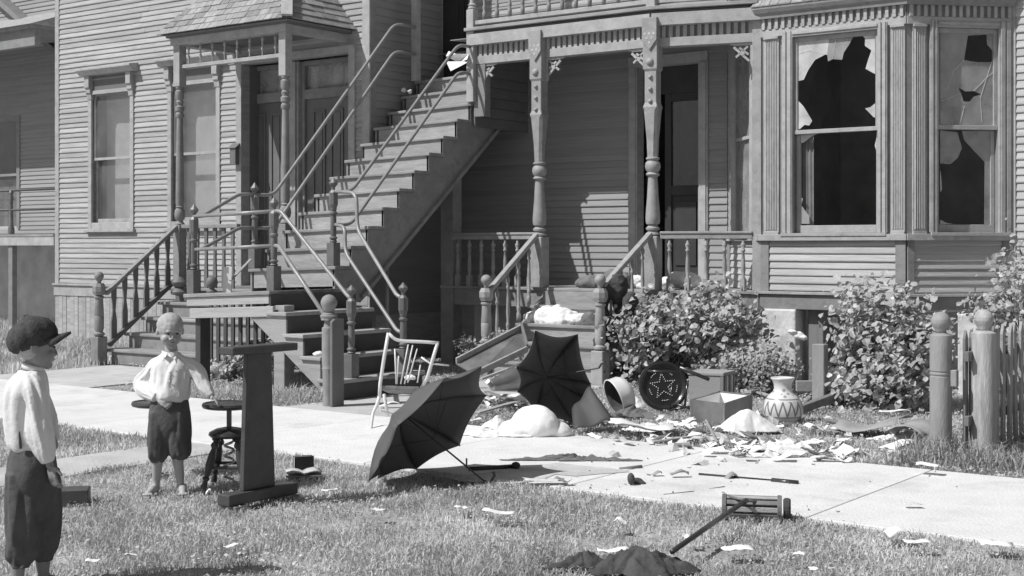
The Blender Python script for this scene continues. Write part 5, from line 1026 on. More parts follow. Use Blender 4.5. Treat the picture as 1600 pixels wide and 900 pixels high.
drape('white_sheet', 'rumpled white bed sheet trailing left from the pillow', 'sheet', 'linen', 778, 684, .3, .16, .035, 0, .035, 11, 4, rag=.7)
drape('white_shirt', 'small crumpled white garment propped against the left of the pillow', 'garment', 'linen', 778, 672, .12, .09, .09, .3, .03, 14, 6, rag=.6)
drape('white_bundle', 'smooth white cloth heap next to the patterned vase', 'cloth', 'linen', 1170, 676, .28, .16, .17, .05, .018, 7, 8, rag=.4)
drape('dark_bundle', 'dark crumpled clothing bundle at the bottom edge of the lawn', 'clothing', 'clothb', 1002, 900, .23, .13, .1, .1, .05, 11, 12, rag=.7, top=1.8)
drape('dark_sleeve', 'dark ragged sleeve stretched out left of the clothing bundle', 'clothing', 'clothb', 915, 893, .15, .05, .05, .12, .035, 16, 14, rag=.7)
drape('rag_roll', 'twisted dark rags strung along the sidewalk behind the stick', 'rags', 'cloth2', 902, 724, .33, .045, .025, -.03, .03, 17, 17, rag=1.0)
blob('leather_shoe', 'single old dark shoe lying on the bright sidewalk', 'shoe', 'cloth', [(at(994, 753, Z=.03), (.05, .03, .028), (0, 0, TH)), (at(986, 748, Z=.06), (.025, .028, .04), (0, 0, TH)), (at(1003, 756, Z=.02), (.03, .026, .02), (0, 0, TH))], .007, .004, .03)
blob('step_cushion', 'white cushion slab lying across the upper porch steps', 'cushion', 'linen', [(at(868, 500, Y=13.3), (.36, .2, .17)), (at(910, 500, Y=13.25), (.2, .18, .075)), (at(838, 497, Y=13.3), (.12, .18, .09))], .012, .035, .09, sm=3)
blob('step_blanket', 'dark blanket corner hanging over the white step cushion', 'blanket', 'cloth2', [(at(921, 502, Y=13.12), (.11, .05, .11)), (at(905, 508, Y=13.1), (.06, .05, .06))], .012, .02, .08)
blob('porch_sack', 'grey sack lying at the top of the porch steps', 'sack', 'cloth2', [(at(922, 442, Y=13.75), (.2, .12, .09)), (at(958, 436, Y=13.75), (.13, .12, .11)), (at(975, 440, Y=13.8), (.1, .1, .11))], .014, .03, .1)
blob('dark_coat', 'dark coat hung over the right step newel and rail', 'coat', 'cloth', [(at(966, 450, Y=12.75), (.11, .14, .17)), (at(935, 540, Y=12.55), (.045, .05, .22)), (at(945, 455, Y=12.62), (.11, .1, .09)), (at(985, 475, Y=12.7), (.08, .1, .14)), (at(970, 470, Y=12.8), (.09, .12, .17)), (at(978, 495, Y=12.7), (.1, .08, .12)), (at(945, 500, Y=12.62), (.05, .06, .28)), (at(958, 520, Y=12.65), (.06, .06, .2))], .014, .04, .12)
blob('white_porch_bundle', 'white bundle of linen on the porch floor behind the balusters', 'linen', 'linen', [(at(1068, 438, Y=14.0), (.22, .16, .1)), (at(1045, 442, Y=14.0), (.12, .1, .07))], .016, .03, .1)
blob('porch_pile', 'small pale heap on the porch floor beside the bay', 'linen', 'linen', [(at(1136, 440, Y=14.1), (.08, .06, .06)), (at(1128, 445, Y=14.1), (.05, .04, .04))], .012, .02, .06)
blob('porch_clutter', 'white crumpled cloth at the porch edge behind the coat', 'cloth', 'linen', [(at(995, 440, Y=13.9), (.09, .08, .08)), (at(1003, 447, Y=13.8), (.08, .06, .04))], .012, .03, .06)
blob('crumpled_lace', 'crumpled white lace curtain under the shrub behind the garden post', 'curtain', 'linen', [(at(1315, 590, d=12.9), (.12, .1, .11)), (at(1298, 602, d=12.9), (.08, .07, .06)), (at(1330, 600, d=12.8), (.06, .06, .06))], .012, .06, .05)
blob('pale_cloth', 'pale cloth flung over the low shrub under the bay', 'cloth', 'linen', [(at(1248, 524, d=13.2), (.09, .05, .035), (.2, .3, 0)), (at(1238, 518, d=13.2), (.05, .04, .02))], .01, .02, .06)
drape('dark_rug', 'dark curled rug edge lying below the round perforated seat', 'rug', 'cloth2', 990, 655, .2, .12, .08, .1, .045, 12, 19, rag=.5)
# --- leaning tray-like panel, metal lampshade, planks by the steps
dr_ = thing('drawer', 'long shallow wooden drawer leaning on the porch steps', 'drawer', tuple(at(750, 600, d=12.8).xy) + (0,))
A, B, C, D = at(713, 567, d=12.7), at(815, 514, d=13.2), at(824, 548, d=13.0), at(746, 586, d=12.5); nn_ = (B - A).cross(D - A).normalized(); nn_ = nn_ if nn_.dot(FW) > 0 else -nn_
MB().prism([A, B, C, D], nn_ * .02).build('bottom', M['tin'], dr_)
for p, q in ((A, B), (D, C)): MB().bar(p - nn_ * .02, q - nn_ * .02, .065, .02, (q - p).cross(nn_)).build('side', M['rawwood'], dr_, bev=.002)
for p, q in ((B, C),): MB().bar(p - nn_ * .03, q - nn_ * .03, .1, .022, (q - p).cross(nn_)).build('end', M['greywood'], dr_, bev=.003)
def cone(name, label, cat, a, b_, r0, r1, mt, inner=None):
    a, b_ = V(a), V(b_); L = (b_ - a).length; Mx = (b_ - a).to_track_quat('Z', 'Y').to_matrix(); root = thing(name, label, cat, (a.x, a.y, 0))
    MB().lathe([(r0, 0), (r0 * 1.02, .01), (r0 + (r1 - r0) * .35, L * .3), (r1 * .93, L * .7), (r1, L), (r1 * .95, L), (r1 * .85, L * .7), (r0 * .8, .02)], a, Mx, 28).build('shade', M[mt], root, auto=40)
    return root
lamp = cone('lampshade', 'bright metal lampshade lying on its side under the drawer', 'lampshade', at(768, 603, d=12.2), at(818, 588, d=12.4), .05, .125, 'metal')
MB().tube([at(768, 603, d=12.2), at(762, 596, d=12.15)], .02, 10).build('neck', M['metal'], lamp)
def stick(name, label, cat, a, b_, r, mt, n=8): return solo(MB().tube([a, b_], r, n), name, M[mt], label, cat, smooth=True)
def plank(name, label, a, b_, w_, t, mt, cat='plank', up=(0, 0, 1)): return solo(MB().bar(a, b_, w_, t, up), name, M[mt], label, cat, bev=.003)
plank('plank', 'dark plank on the ground below the lampshade', at(742, 630, Z=.03), at(822, 620, Z=.03), .1, .03, 'greywood')
plank('plank', 'pale plank edge under the lampshade, nearest the walk', at(735, 634, Z=.015), at(800, 634, Z=.02), .08, .02, 'rawwood')
plank('plank', 'narrow slat leaning from the lampshade to the steps', at(752, 592, d=12.3), at(822, 566, d=12.8), .03, .02, 'rawwood')
stick('walking_stick', 'dark stick lying on the sidewalk near the umbrella handle', 'stick', at(733, 733, Z=.03), at(808, 728, Z=.035), .014, 'varnish')
blob('stick_knob', 'small dark knob at the end of the sidewalk stick', 'knob', 'cloth', [(at(806, 727, Z=.045), (.035, .03, .025))], .008, 0)
stick('peg', 'thin dark peg standing on the sidewalk by the umbrella stick', 'peg', at(729, 736, Z=.0), at(729, 716, d=9.2), .006, 'iron')
stick('broken_pole', 'long thin dark broken pole lying across the sidewalk', 'pole', at(1092, 741, Z=.025), at(1205, 751, Z=.02), .009, 'varnish')
stick('broken_pole', 'thick stub of dark pole at the end of the long broken one', 'pole', at(1206, 751, Z=.025), at(1247, 755, Z=.025), .018, 'varnish')
stick('slat', 'thin dark slat in front of the long pole on the sidewalk', 'slat', at(1037, 773, Z=.02), at(1084, 768, Z=.02), .005, 'greywood')
stick('slat', 'short pale slat behind the carpet sweeper on the sidewalk', 'slat', at(1108, 764, Z=.02), at(1132, 761, Z=.02), .006, 'rawwood')
stick('slat', 'grey splinter beside the twisted rags on the sidewalk', 'slat', at(968, 733, Z=.02), at(1003, 729, Z=.03), .012, 'greywood')
# --- white basin with dark inside
bs = thing('hat_box_lid', 'white rounded basin tipped over with its dark inside showing', 'basin', tuple(at(960, 635, d=12.0).xy) + (0,))
ctr = at(968, 618, d=12.1); axd = (-RT * .9 - FW * .32 - V((0, 0, .35))).normalized(); Mx = axd.to_track_quat('Z', 'Y').to_matrix()
MB().lathe([(.003, -.12), (.08, -.11), (.14, -.08), (.165, -.03), (.17, .05), (.175, .06), (.165, .06)], ctr, Mx, 30, 0, (1, 0)).build('shell', M['enamel'], bs, smooth=True)
MB().lathe([(.164, .058), (.155, .04), (.155, -.02), (.125, -.07), (.05, -.1), (.003, -.105)], ctr, Mx, 30, 0, (0, 1)).build('lining', M['cloth'], bs, smooth=True)
# --- round perforated chair seat with star
rs = thing('round_chair_seat', 'overturned black round chair seat with a star of bright studs', 'chair', tuple(at(1040, 642, d=12.3).xy) + (0,))
ctr = at(1036, 603, d=12.35); nz = (-FW * .95 + RT * .15 + V((0, 0, .18))).normalized(); Mx = nz.to_track_quat('Z', 'Y').to_matrix(); R_ = .225
MB().lathe([(.003, 0), (R_ * .78, 0), (R_ * .82, .012), (R_ * .9, .022), (R_, .015), (R_, -.015), (R_ * .9, -.02), (.003, -.02)], ctr, Mx, 36).build('seat', M['cane'], rs, auto=40)
upv = (V((0, 0, 1)) - nz * nz.z).normalized(); rtv = upv.cross(nz); std = MB()
SP = [(R_ * .52 * (1 if k % 2 == 0 else .42) * math.cos(math.pi / 2 + k * math.pi / 5 + .1), R_ * .52 * (1 if k % 2 == 0 else .42) * math.sin(math.pi / 2 + k * math.pi / 5 + .1)) for k in range(10)]
for k in range(10):
    a, b_ = SP[k], SP[(k + 1) % 10]
    for j in range(4): t = j / 4; p = ctr + rtv * (a[0] * (1 - t) + b_[0] * t) + upv * (a[1] * (1 - t) + b_[1] * t) + nz * .002; std.ell(p, (.0055, .0055, .0055), nu=6, nv=4)
for k in range(5):
    for j in range(4): a = math.pi / 2 + .1 + math.pi / 5 + k * 2 * math.pi / 5 + (j - 1.5) * .13; p = ctr + (rtv * math.cos(a) + upv * math.sin(a)) * R_ * .58 + nz * .002; std.ell(p, (.005, .005, .005), nu=6, nv=4)
std.build('star_studs', M['studs'], rs, kind='stuff')
g = lambda x, y, dd_=0: at(x, y, d=12.2 + dd_)
for a, b_, r in (((1062, 574), (1108, 593), .017), ((1012, 580), (1060, 582), .012), ((1074, 598), (1070, 634), .01), ((1050, 600), (1046, 642), .008), ((1046, 641), (1092, 633), .01), ((1058, 632), (1100, 645), .012)): MB().tube([g(*a), g(*b_)], r, 8).build('leg' if r > .011 else 'stretcher', M['cane'] if r < .016 else M['varnish'], rs, smooth=True)
# --- trunk
tk = local('trunk', 'grey fabric travelling trunk with ribbed end behind the round seat', 'trunk')
MB().box(-.17, .17, -.3, .0, 0, .3).build('body', M['card'], tk, bev=.01); MB().box(-.18, .18, -.31, .01, .3, .335).build('lid', M['rawwood'], tk, bev=.008)
for i in range(5): MB().box(.171, .185, -.28 + i * .058, -.255 + i * .058, .01, .3).build('rib', M['linen'] if i % 2 else M['card'], tk, bev=.003)
MB().box(.15, .18, -.318, -.301, 0, .3).build('edge_strap', M['greywood'], tk); q = at(1112, 622, d=12.9); setdown(tk, (q.x - .02, q.y + .15, 0), .12)
# --- open tin box
F_, L_, R2 = at(1131, 671, Z=.0), at(1080, 664, Z=0), at(1174, 655, Z=0); B_ = L_ + R2 - F_; tb = thing('tin_box', 'open square grey tin box with a pale inside on the grass', 'box', F_); H = .215; ce = (F_ + B_) / 2
cs = [F_, R2, B_, L_]
for i in range(4):
    a, b_ = cs[i], cs[(i + 1) % 4]; ai, bi = a.lerp(ce, .045), b_.lerp(ce, .045); ot = (ce - a) * -.03; ot2 = (ce - b_) * -.03
    MB().prism([a, b_, b_ + ot2 + V((0, 0, H)), a + ot + V((0, 0, H))], (ai - a) * .5 + (bi - b_) * .5).build('side', M['tin'], tb)
    c1, c2, o1, o2 = a.lerp(ce, .1), b_.lerp(ce, .1), ot * .6, ot2 * .6
    MB().add([c1, c2, c2 + o2 + V((0, 0, H - .01)), c1 + o1 + V((0, 0, H - .01))], [(0, 3, 2, 1)]).build('lining', M['white'], tb, solid=.004)
MB().prism([c.lerp(ce, .08) for c in cs], (0, 0, .01)).build('bottom', M['white'], tb)
for c in cs: MB().tube([c, c + (ce - c) * -.03 + V((0, 0, H))], .006, 6).build('corner_seam', M['metal'], tb)
# --- patterned vase
vm = mk('painted_vase_glaze', .62, .28, .08, 6, .05, 30, spec=.6); n = vm.node_tree.nodes; l = vm.node_tree.links
tc = n.new('ShaderNodeTexCoord'); sp_ = n.new('ShaderNodeSeparateXYZ'); l.new(tc.outputs['Object'], sp_.inputs[0]); at2 = n.new('ShaderNodeMath'); at2.operation = 'ARCTAN2'; l.new(sp_.outputs[1], at2.inputs[0]); l.new(sp_.outputs[0], at2.inputs[1])
def mth(op, a, b_=None):
    q = n.new('ShaderNodeMath'); q.operation = op
    for i, x in enumerate((a, b_)):
        if x is None: continue
        if isinstance(x, (int, float)): q.inputs[i].default_value = x
        else: l.new(x, q.inputs[i])
    return q.outputs[0]
zig = mth('PINGPONG', mth('MULTIPLY', at2.outputs[0], 14 / math.tau), .5)            # 0..0.5 zigzag round the belly
zn = mth('DIVIDE', mth('SUBTRACT', sp_.outputs[2], .085), .12); tri_ = mth('ABSOLUTE', mth('SUBTRACT', mth('MULTIPLY', zig, 2.0), zn)); m1 = mth('LESS_THAN', tri_, .2)
m2 = mth('MULTIPLY', mth('GREATER_THAN', zn, 0), mth('LESS_THAN', zn, 1.02)); band = mth('MULTIPLY', m1, m2)
vo = n.new('ShaderNodeTexVoronoi'); vo.inputs['Scale'].default_value = 21; l.new(tc.outputs['Object'], vo.inputs[0]); sp2 = mth('MULTIPLY', mth('LESS_THAN', vo.outputs[0], .3), mth('MULTIPLY', mth('GREATER_THAN', sp_.outputs[2], .2), mth('LESS_THAN', sp_.outputs[2], .34)))
l1 = mth('LESS_THAN', mth('ABSOLUTE', mth('SUBTRACT', sp_.outputs[2], .078)), .005); l2 = mth('LESS_THAN', mth('ABSOLUTE', mth('SUBTRACT', sp_.outputs[2], .225)), .004); low = mth('MULTIPLY', mth('LESS_THAN', sp_.outputs[2], .073), .55)
allm = mth('MAXIMUM', mth('MAXIMUM', band, mth('MULTIPLY', sp2, .7)), mth('MAXIMUM', mth('MAXIMUM', l1, l2), low)); mx = n.new('ShaderNodeMix'); mx.data_type = 'RGBA'; l.new(mth('MULTIPLY', allm, .85), mx.inputs[0]); bs_ = n['Principled BSDF']; src = bs_.inputs['Base Color'].links[0].from_socket; l.new(src, mx.inputs[6]); mx.inputs[7].default_value = (.1, .1, .1, 1); l.new(mx.outputs[2], bs_.inputs['Base Color'])
q = at(1223, 664, Z=0); va = thing('vase', 'big bulbous painted vase with zigzag pattern standing on the grass', 'vase', q); s = 1.0
MB().lathe([(.1, 0), (.115, .008), (.148, .05), (.167, .105), (.17, .15), (.156, .2), (.118, .25), (.082, .28), (.073, .31), (.075, .345), (.088, .375), (.1, .39), (.1, .4), (.085, .4), (.065, .36), (.06, .31)], q, n=40).build('body', vm, va, smooth=True)
for sgn in (): b0 = q + RT * sgn * .07; MB().tube([b0 + V((0, 0, .35)), b0 + RT * sgn * .05 + V((0, 0, .34)), b0 + RT * sgn * .055 + V((0, 0, .3)), b0 + RT * sgn * .035 + V((0, 0, .265))], .008, 8).build('handle', vm, va, smooth=True)
# --- garden post, timbers
gpq = at(1278, 637, Z=0); solo(MB().box(gpq.x - .06, gpq.x + .06, gpq.y, gpq.y + .1, 0, Zat(1278, 538, Y=gpq.y)), 'short_post', M['postpaint'], 'short square wooden post standing between the two shrubs', 'post', bev=.006)
plank('timber', 'dark timber running from the vase to the shrub', at(1250, 640, Z=.07), at(1338, 607, Z=.15), .06, .07, 'greywood', 'timber')
plank('plank', 'pale board lying behind the vase by the low shrub', at(1165, 612, Z=.06), at(1210, 604, Z=.08), .14, .03, 'rawwood')
solo(MB().obox(at(1262, 603, d=13.1), (.22, .05, .1), (0, 0, TH)), 'small_crate', M['card'], 'small grey crate end behind the vase', 'crate', bev=.004)
# --- carpet sweeper
cw = thing('carpet_sweeper', 'slatted carpet sweeper with a long dark handle at the lawn edge', 'carpet sweeper', tuple(at(1175, 795, Z=0).xy) + (0,))
a, b_ = at(1132, 793, Z=.07), at(1218, 796, Z=.07); a = V((a.x, a.y, .075)); b_ = V((b_.x, b_.y, .075)); axs = (b_ - a).normalized(); Mx = axs.to_track_quat('Z', 'Y').to_matrix(); L = (b_ - a).length
MB().lathe([(.045, 0), (.045, L)], a, Mx, 12).build('roller', M['cloth2'], cw)
for i in range(10): an = math.tau * i / 10; o_ = Mx @ V((math.cos(an), math.sin(an), 0)) * .06; MB().bar(a + o_, b_ + o_, .026, .01, o_).build('slat', M['rawwood'] if i % 2 else M['tin'], cw, bev=.002)
for p in (a, b_): MB().lathe([(.072, -.012), (.072, .012)], p, Mx, 20).build('end_plate', M['iron'], cw, bev=.003)
MB().lathe([(.05, .0), (.058, .01), (.058, .03), (.05, .04)], b_ + axs * .02, Mx, 18).build('wheel', M['cloth'], cw)
bl = at(1166, 782, Z=.13); MB().tube([a + V((0, 0, .06)), bl, b_ + V((0, 0, .03)) - axs * .08], .008, 8).build('bail', M['iron'], cw, smooth=True)
MB().tube([bl, at(1110, 820, Z=.11), at(1050, 862, Z=.1)], [.014, .014, .013], 10).build('handle', M['varnish'], cw, smooth=True)
# --- folded cardboard and fabric by the gate post
def sheetpaper(name, label, cat, px, py, w_, l_, rz, mt, curl=.02, z=.045, tilt=0, group=None, seed=None, thick=.0015):
    rnd = random.Random(seed if seed is not None else sum(ord(c) * (i + 3) for i, c in enumerate(label)) % 9999); z += .015; q = at(px, py, Z=z); mb = MB(); G = []; k1, k2, ph = rnd.uniform(-1, 1), rnd.uniform(-1, 1), rnd.uniform(0, 6)
    cr, sr = math.cos(rz + TH), math.sin(rz + TH); m = 7
    for i in range(m):
        row = []
        for j in range(m):
            u, v_ = i / (m - 1) - .5, j / (m - 1) - .5; jag = .06 if 0 < i < m - 1 and 0 < j < m - 1 else .1
            x, y = (u + rnd.uniform(-jag, jag) * .5) * w_, (v_ + rnd.uniform(-jag, jag) * .5) * l_; zz = curl * (k1 * 3 * u * u + k2 * 3 * v_ * v_ + .5 * math.sin(5 * u + ph)) + tilt * max(0, u + .1) * w_ + rnd.uniform(-.004, .004)
            row.append(V((q.x + x * cr - y * sr, q.y + x * sr + y * cr, max(q.z + zz, .012))))
        G.append(row)
    return solo(mb.sheet(G), name, M[mt], label, cat, group, smooth=True, solid=thick)
PG = 'papers strewn on the lawn and walk'
for args in [
    ('cardboard_sheet', 'large flat grey cardboard sheet on the grass left of the gate posts', 'cardboard', 1362, 662, .5, .42, -.5, 'card', .05, .09, .1),
    ('cardboard_sheet', 'curled dark cardboard flap leaning by the ringed gate post', 'cardboard', 1425, 662, .32, .3, .9, 'card', .1, .14, .3),
    ('cardboard_sheet', 'narrow grey cardboard strip tucked under the large sheet', 'cardboard', 1318, 672, .3, .14, .1, 'card', .02, .04),
    ('white_blanket', 'white folded cloth beside the ringed gate post foot', 'cloth', 1415, 690, .34, .15, .35, 'white', .03, .06),
    ('paper', 'white paper behind the large cardboard sheet', 'paper', 1398, 642, .26, .1, -.1, 'white', .015, .05),
    ('paper', 'crumpled white paper on the grass right of the vase', 'paper', 1272, 662, .15, .12, .3, 'white', .05, .07),
    ('paper', 'flat white scrap on the grass between vase and sidewalk', 'paper', 1276, 690, .13, .09, 0, 'white', .01, .05),
    ('paper', 'rolled white paper lying on the back edge of the sidewalk', 'paper', 1292, 716, .22, .06, -.05, 'white', .02, .03),
    ('paper', 'torn white sheet right of the rolled paper on the sidewalk edge', 'paper', 1320, 717, .1, .06, .3, 'white', .02, .03),
    ('paper', 'white paper tilted against the foot of the ringed gate post', 'paper', 1450, 724, .14, .09, -.5, 'white', .01, .08),
    ('paper', 'small pale scrap alone on the right part of the sidewalk', 'paper', 1425, 787, .1, .05, 0, 'newsprint', .004, .03),
    ('paper', 'white folded paper where the right sidewalk meets the lawn', 'paper', 1402, 828, .13, .09, .2, 'white', .03, .07),
    ('paper', 'oblong white paper on the lawn beside the folded one', 'paper', 1432, 845, .13, .07, -.1, 'white', .006, .06),
    ('paper', 'clean oblong white paper lying furthest right on the lawn', 'paper', 1556, 848, .15, .09, -.3, 'white', .006, .06),
    ('paper', 'pale brick-shaped paper at the bottom of the lawn, right half', 'paper', 1271, 888, .04, .05, 0, 'white', .003, .06),
    ('paper', 'little white scrap on the lawn below the sweeper', 'paper', 1250, 864, .06, .04, -.4, 'white', .006, .06),
    ('paper', 'white rectangular sheet on the lawn right of the dark bundle', 'paper', 1153, 855, .15, .09, .05, 'white', .006, .06),
    ('paper', 'small white scrap beside the sweeper handle', 'paper', 1078, 838, .05, .05, .2, 'white', .01, .06),
    ('paper', 'white sheet lying against the left of the dark bundle', 'paper', 958, 860, .15, .06, .15, 'white', .01, .07),
    ('paper', 'crumpled white scrap on the mid lawn above the bundle', 'paper', 970, 815, .07, .06, -.3, 'white', .02, .06),
    ('paper', 'white folded paper with one raised corner in the mid lawn', 'paper', 780, 799, .17, .07, -.1, 'white', .025, .07),
    ('paper', 'small white scrap left of the folded one in the mid lawn', 'paper', 722, 789, .07, .05, .4, 'white', .03, .06),
    ('paper', 'small white card on the lawn below the umbrella rim', 'paper', 592, 797, .07, .05, -.3, 'white', .006, .06),
    ('paper', 'white card in the shade right of the pedestal stand', 'paper', 516, 766, .1, .04, .1, 'white', .004, .06),
    ('paper', 'white scrap between the pedestal stand and the books', 'paper', 450, 760, .06, .04, .2, 'white', .01, .05),
    ('paper', 'square white card with a dark dot near the left boy', 'paper', 145, 876, .06, .055, .1, 'white', .004, .06),
    ('paper', 'curled white scrap on the lawn right of the square card', 'paper', 205, 868, .06, .025, .5, 'white', .012, .06),
    ('paper', 'curled pale strip on the lawn below the standing boy', 'paper', 362, 850, .07, .03, .6, 'white', .015, .06),
    ('paper', 'pale crumpled wad on the grass by the stool foot', 'paper', 327, 772, .045, .04, .2, 'white', .03, .05),
    ('newspaper', 'white paper spread on the grass at the back edge of the sidewalk', 'newspaper', 1005, 668, .5, .3, .1, 'white', .06, .07),
    ('newspaper', 'crumpled newspaper left of the tin box', 'newspaper', 1065, 660, .22, .16, 0, 'white', .05, .08),
    ('newspaper', 'torn newspaper strip on the grass behind the sidewalk edge', 'newspaper', 1070, 684, .3, .07, -.05, 'newsprint', .02, .04),
    ('newspaper', 'folded newspaper beside the broken crockery', 'newspaper', 1188, 700, .2, .12, .2, 'white', .04, .05),
    ('newspaper', 'white sheet curling by the ringed heap of shards', 'newspaper', 1215, 708, .16, .12, -.3, 'white', .05, .06),
    ('newspaper', 'flat pale newspaper on the walk in front of the shaded grass', 'newspaper', 850, 751, .24, .1, .1, 'newsprint', .01, .03),
    ('newspaper', 'dark-backed paper next to the flat pale newspaper', 'newspaper', 880, 752, .1, .06, -.3, 'card', .02, .03),
    ('paper', 'grey scrap on the sidewalk behind the long pole, left one', 'paper', 1062, 740, .12, .05, .1, 'card', .02, .03),
    ('paper', 'grey scrap on the sidewalk behind the long pole, right one', 'paper', 1142, 741, .1, .06, .3, 'card', .03, .03),
    ('paper', 'little dark scrap on the sidewalk right of the shoe', 'paper', 1026, 738, .06, .04, .1, 'card', .02, .03),
    ('paper', 'white scrap on the yard grass behind the sidewalk umbrella', 'paper', 745, 655, .1, .06, 0, 'white', .02, .05),
    ('paper', 'white papers at the foot of the lower stair flight', 'paper', 610, 630, .2, .08, .2, 'white', .03, .04),
    ('paper', 'white paper at the stair foot left of the umbrella', 'paper', 640, 634, .12, .06, -.2, 'white', .03, .05),
    ('paper', 'white sheet on the strip of soil left of the tin box', 'paper', 1040, 668, .15, .1, .4, 'white', .03, .05)]:
    sheetpaper(*args, group=PG if args[2] in ('paper', 'newspaper') else None)
# crockery shards
for i, (px_, py_, s_z, lab) in enumerate([(1165, 702, .06, 'curved white crockery shard at the left of the shard heap'), (1205, 712, .05, 'white crockery shard leaning in the middle of the heap'), (1238, 712, .08, 'large white bowl fragment with its dark underside showing'), (1180, 712, .045, 'small flat white shard near the sidewalk'), (1258, 706, .05, 'white shard at the right end of the heap')]):
    q = at(px_, py_, Z=.035); mb = MB(); n_ = 10; G = [[q + RT * (s_z * 1.4 * math.cos(math.pi * a / n_)) * b_ / 4 + FW * (s_z * math.sin(math.pi * a / n_)) * b_ / 4 + V((0, 0, .5 * s_z * (b_ / 4) ** 2 - .01)) for a in range(n_ + 1)] for b_ in range(5)]
    o = solo(mb.sheet(G), 'crockery_shard', M['enamel'], lab, 'crockery shard', 'broken crockery on the sidewalk edge', smooth=True, solid=.004)
# books near the stand
bk_ = local('book', 'dark thick book standing half open on the lawn by the stand', 'book'); MB().box(-.06, .06, -.018, .018, 0, .1).build('pages', M['newsprint'], bk_); MB().box(-.065, .065, -.024, -.018, 0, .105).box(-.065, .065, .018, .024, 0, .105).build('cover', M['cloth'], bk_, bev=.002); q = at(474, 742, Z=0); setdown(bk_, (q.x, q.y, .02), TH + .4)
bk_ = local('book', 'open book lying face up in front of the thick dark book', 'book'); MB().add([V((x, y, .015 + .02 * math.sin(abs(x) / .11 * 2.6))) for x in (-.11, -.07, -.03, 0, .03, .07, .11) for y in (-.07, .07)], [(2 * i, 2 * i + 2, 2 * i + 3, 2 * i + 1) for i in range(6)]).build('pages', M['newsprint'], bk_, smooth=True, solid=.008); MB().box(-.115, .115, -.075, .075, .0, .006).build('cover', M['card'], bk_); q = at(474, 752, Z=0); setdown(bk_, (q.x, q.y, .04), TH + .25)
# things on the stairs and landing
wbq = at(356, 455, Y=10.6); solo(MB().obox(at(356, 437, Y=10.35) - V((0, 0, .0)), (.095, .03, .28), (0, .05, .5)), 'white_board', M['enamel'], 'narrow white board propped upright on the stair landing', 'board', bev=.003)
q = at(331, 455, Y=10.6); solo(MB().lathe([(.06, 0), (.06, .03), (.03, .05), (.03, .06), (.06, .08), (.07, .12), (.06, .165), (.03, .19), (.003, .195)], V((q.x, q.y, lz(q.x) - .003)), n=18), 'loose_newel_ball', M['trimdk'], 'loose round newel ball resting on the stair landing', 'newel ball', smooth=True)
plank('board_strip', 'pale diagonal strip leaning from the white board to the stair tread', at(360, 438, Y=10.35), at(392, 405, Y=10.9), .035, .012, 'rawwood', 'strip')
pn = MB(); P_ = lambda x, y, dd_=0: at(x, y, Y=13.45 + dd_)
pn.add([P_(697, 88), P_(717, 98, .1), P_(701, 80, .05), P_(730, 93), P_(733, 84, .1), P_(712, 84)], [(0, 5, 1), (0, 2, 5), (1, 5, 4), (1, 4, 3)]).add([P_(697, 96), P_(733, 96, .05), P_(718, 104), P_(704, 111, -.05)], [(0, 3, 2), (0, 2, 1)]); solo(pn, 'torn_paper', M['white'], 'torn white paper caught at the top of the tall staircase', 'paper', solid=.003)
MB()
blob('small_rubbish', 'little crumpled scraps on the left end of an upper stair tread', 'rubbish', 'newsprint', [(at(631, 141, Y=13.75), (.04, .03, .035)), (at(640, 143, Y=13.75), (.03, .03, .03))], .008, .02, .04)
for i, (px_, py_, lab) in enumerate([(612, 588, 'dark lump lying on the lower stair tread'), (640, 590, 'white paper wad on the lower stair tread'), (497, 553, 'white scrap on the lower stair flight by the stringer')]):
    blob('rubbish', lab, 'rubbish', 'cloth2' if i == 0 else 'white', [(at(px_, py_, Y=9.9 if i < 2 else 9.6), (.06, .05, .025))], .009, .02, .04)
# low mound of clods, little debris flecks on the walk
fle = MB()
for i in range(46):
    px_, py_ = random.uniform(900, 1500), random.uniform(690, 800); q = at(px_, py_, Z=.026)
    if not 7.05 < q.y < 8.95: continue
    fle.obox(q, (random.uniform(.006, .03), random.uniform(.004, .009), random.uniform(.003, .006)), (random.uniform(-.3, .3), random.uniform(-.3, .3), random.uniform(0, 3)))
o = fle.build('wood_splinters', M['greywood'], kind='stuff'); tag(o, 'tiny dark splinters and flecks littering the sidewalk', 'splinters')
fle = MB()
def scrap(px_, py_, z=.035):
    q = at(px_, py_, Z=z); w_, l_ = random.uniform(.02, .085), random.uniform(.015, .06); R = Euler((random.uniform(-.6, .6), random.uniform(-.6, .6), random.uniform(0, 6))).to_matrix(); cv = random.uniform(-.5, .5); G = [[q + V((0, 0, .012)) + R @ V(((i - 1) * w_ * random.uniform(.7, 1.2), (j - 1) * l_ * random.uniform(.7, 1.2), cv * w_ * abs(i - 1) + random.uniform(-.006, .006))) for j in range(3)] for i in range(3)]
    fle.sheet(G)
for i in range(95):
    t = random.random(); scrap(*((random.gauss(1050, 70), random.gauss(672, 14)) if t < .35 else (random.gauss(1215, 60), random.gauss(702, 9)) if t < .6 else (random.uniform(930, 1450), random.uniform(645, 712)) if t < .9 else (random.uniform(735, 830), random.uniform(618, 640))))
o = fle.build('paper_scraps', M['white'], kind='stuff'); tag(o, 'scattering of tiny white scraps in the yard grass', 'scraps')
fle = MB()
for i in range(85):
    t = random.random(); scrap(*((random.gauss(1050, 70), random.gauss(672, 14)) if t < .35 else (random.gauss(1215, 60), random.gauss(702, 9)) if t < .6 else (random.uniform(930, 1450), random.uniform(645, 712)) if t < .9 else (random.uniform(735, 830), random.uniform(618, 640))))
o = fle.build('grey_scraps', M['newsprint'], kind='stuff'); tag(o, 'scattering of small grey newsprint scraps over the yard edge', 'scraps')

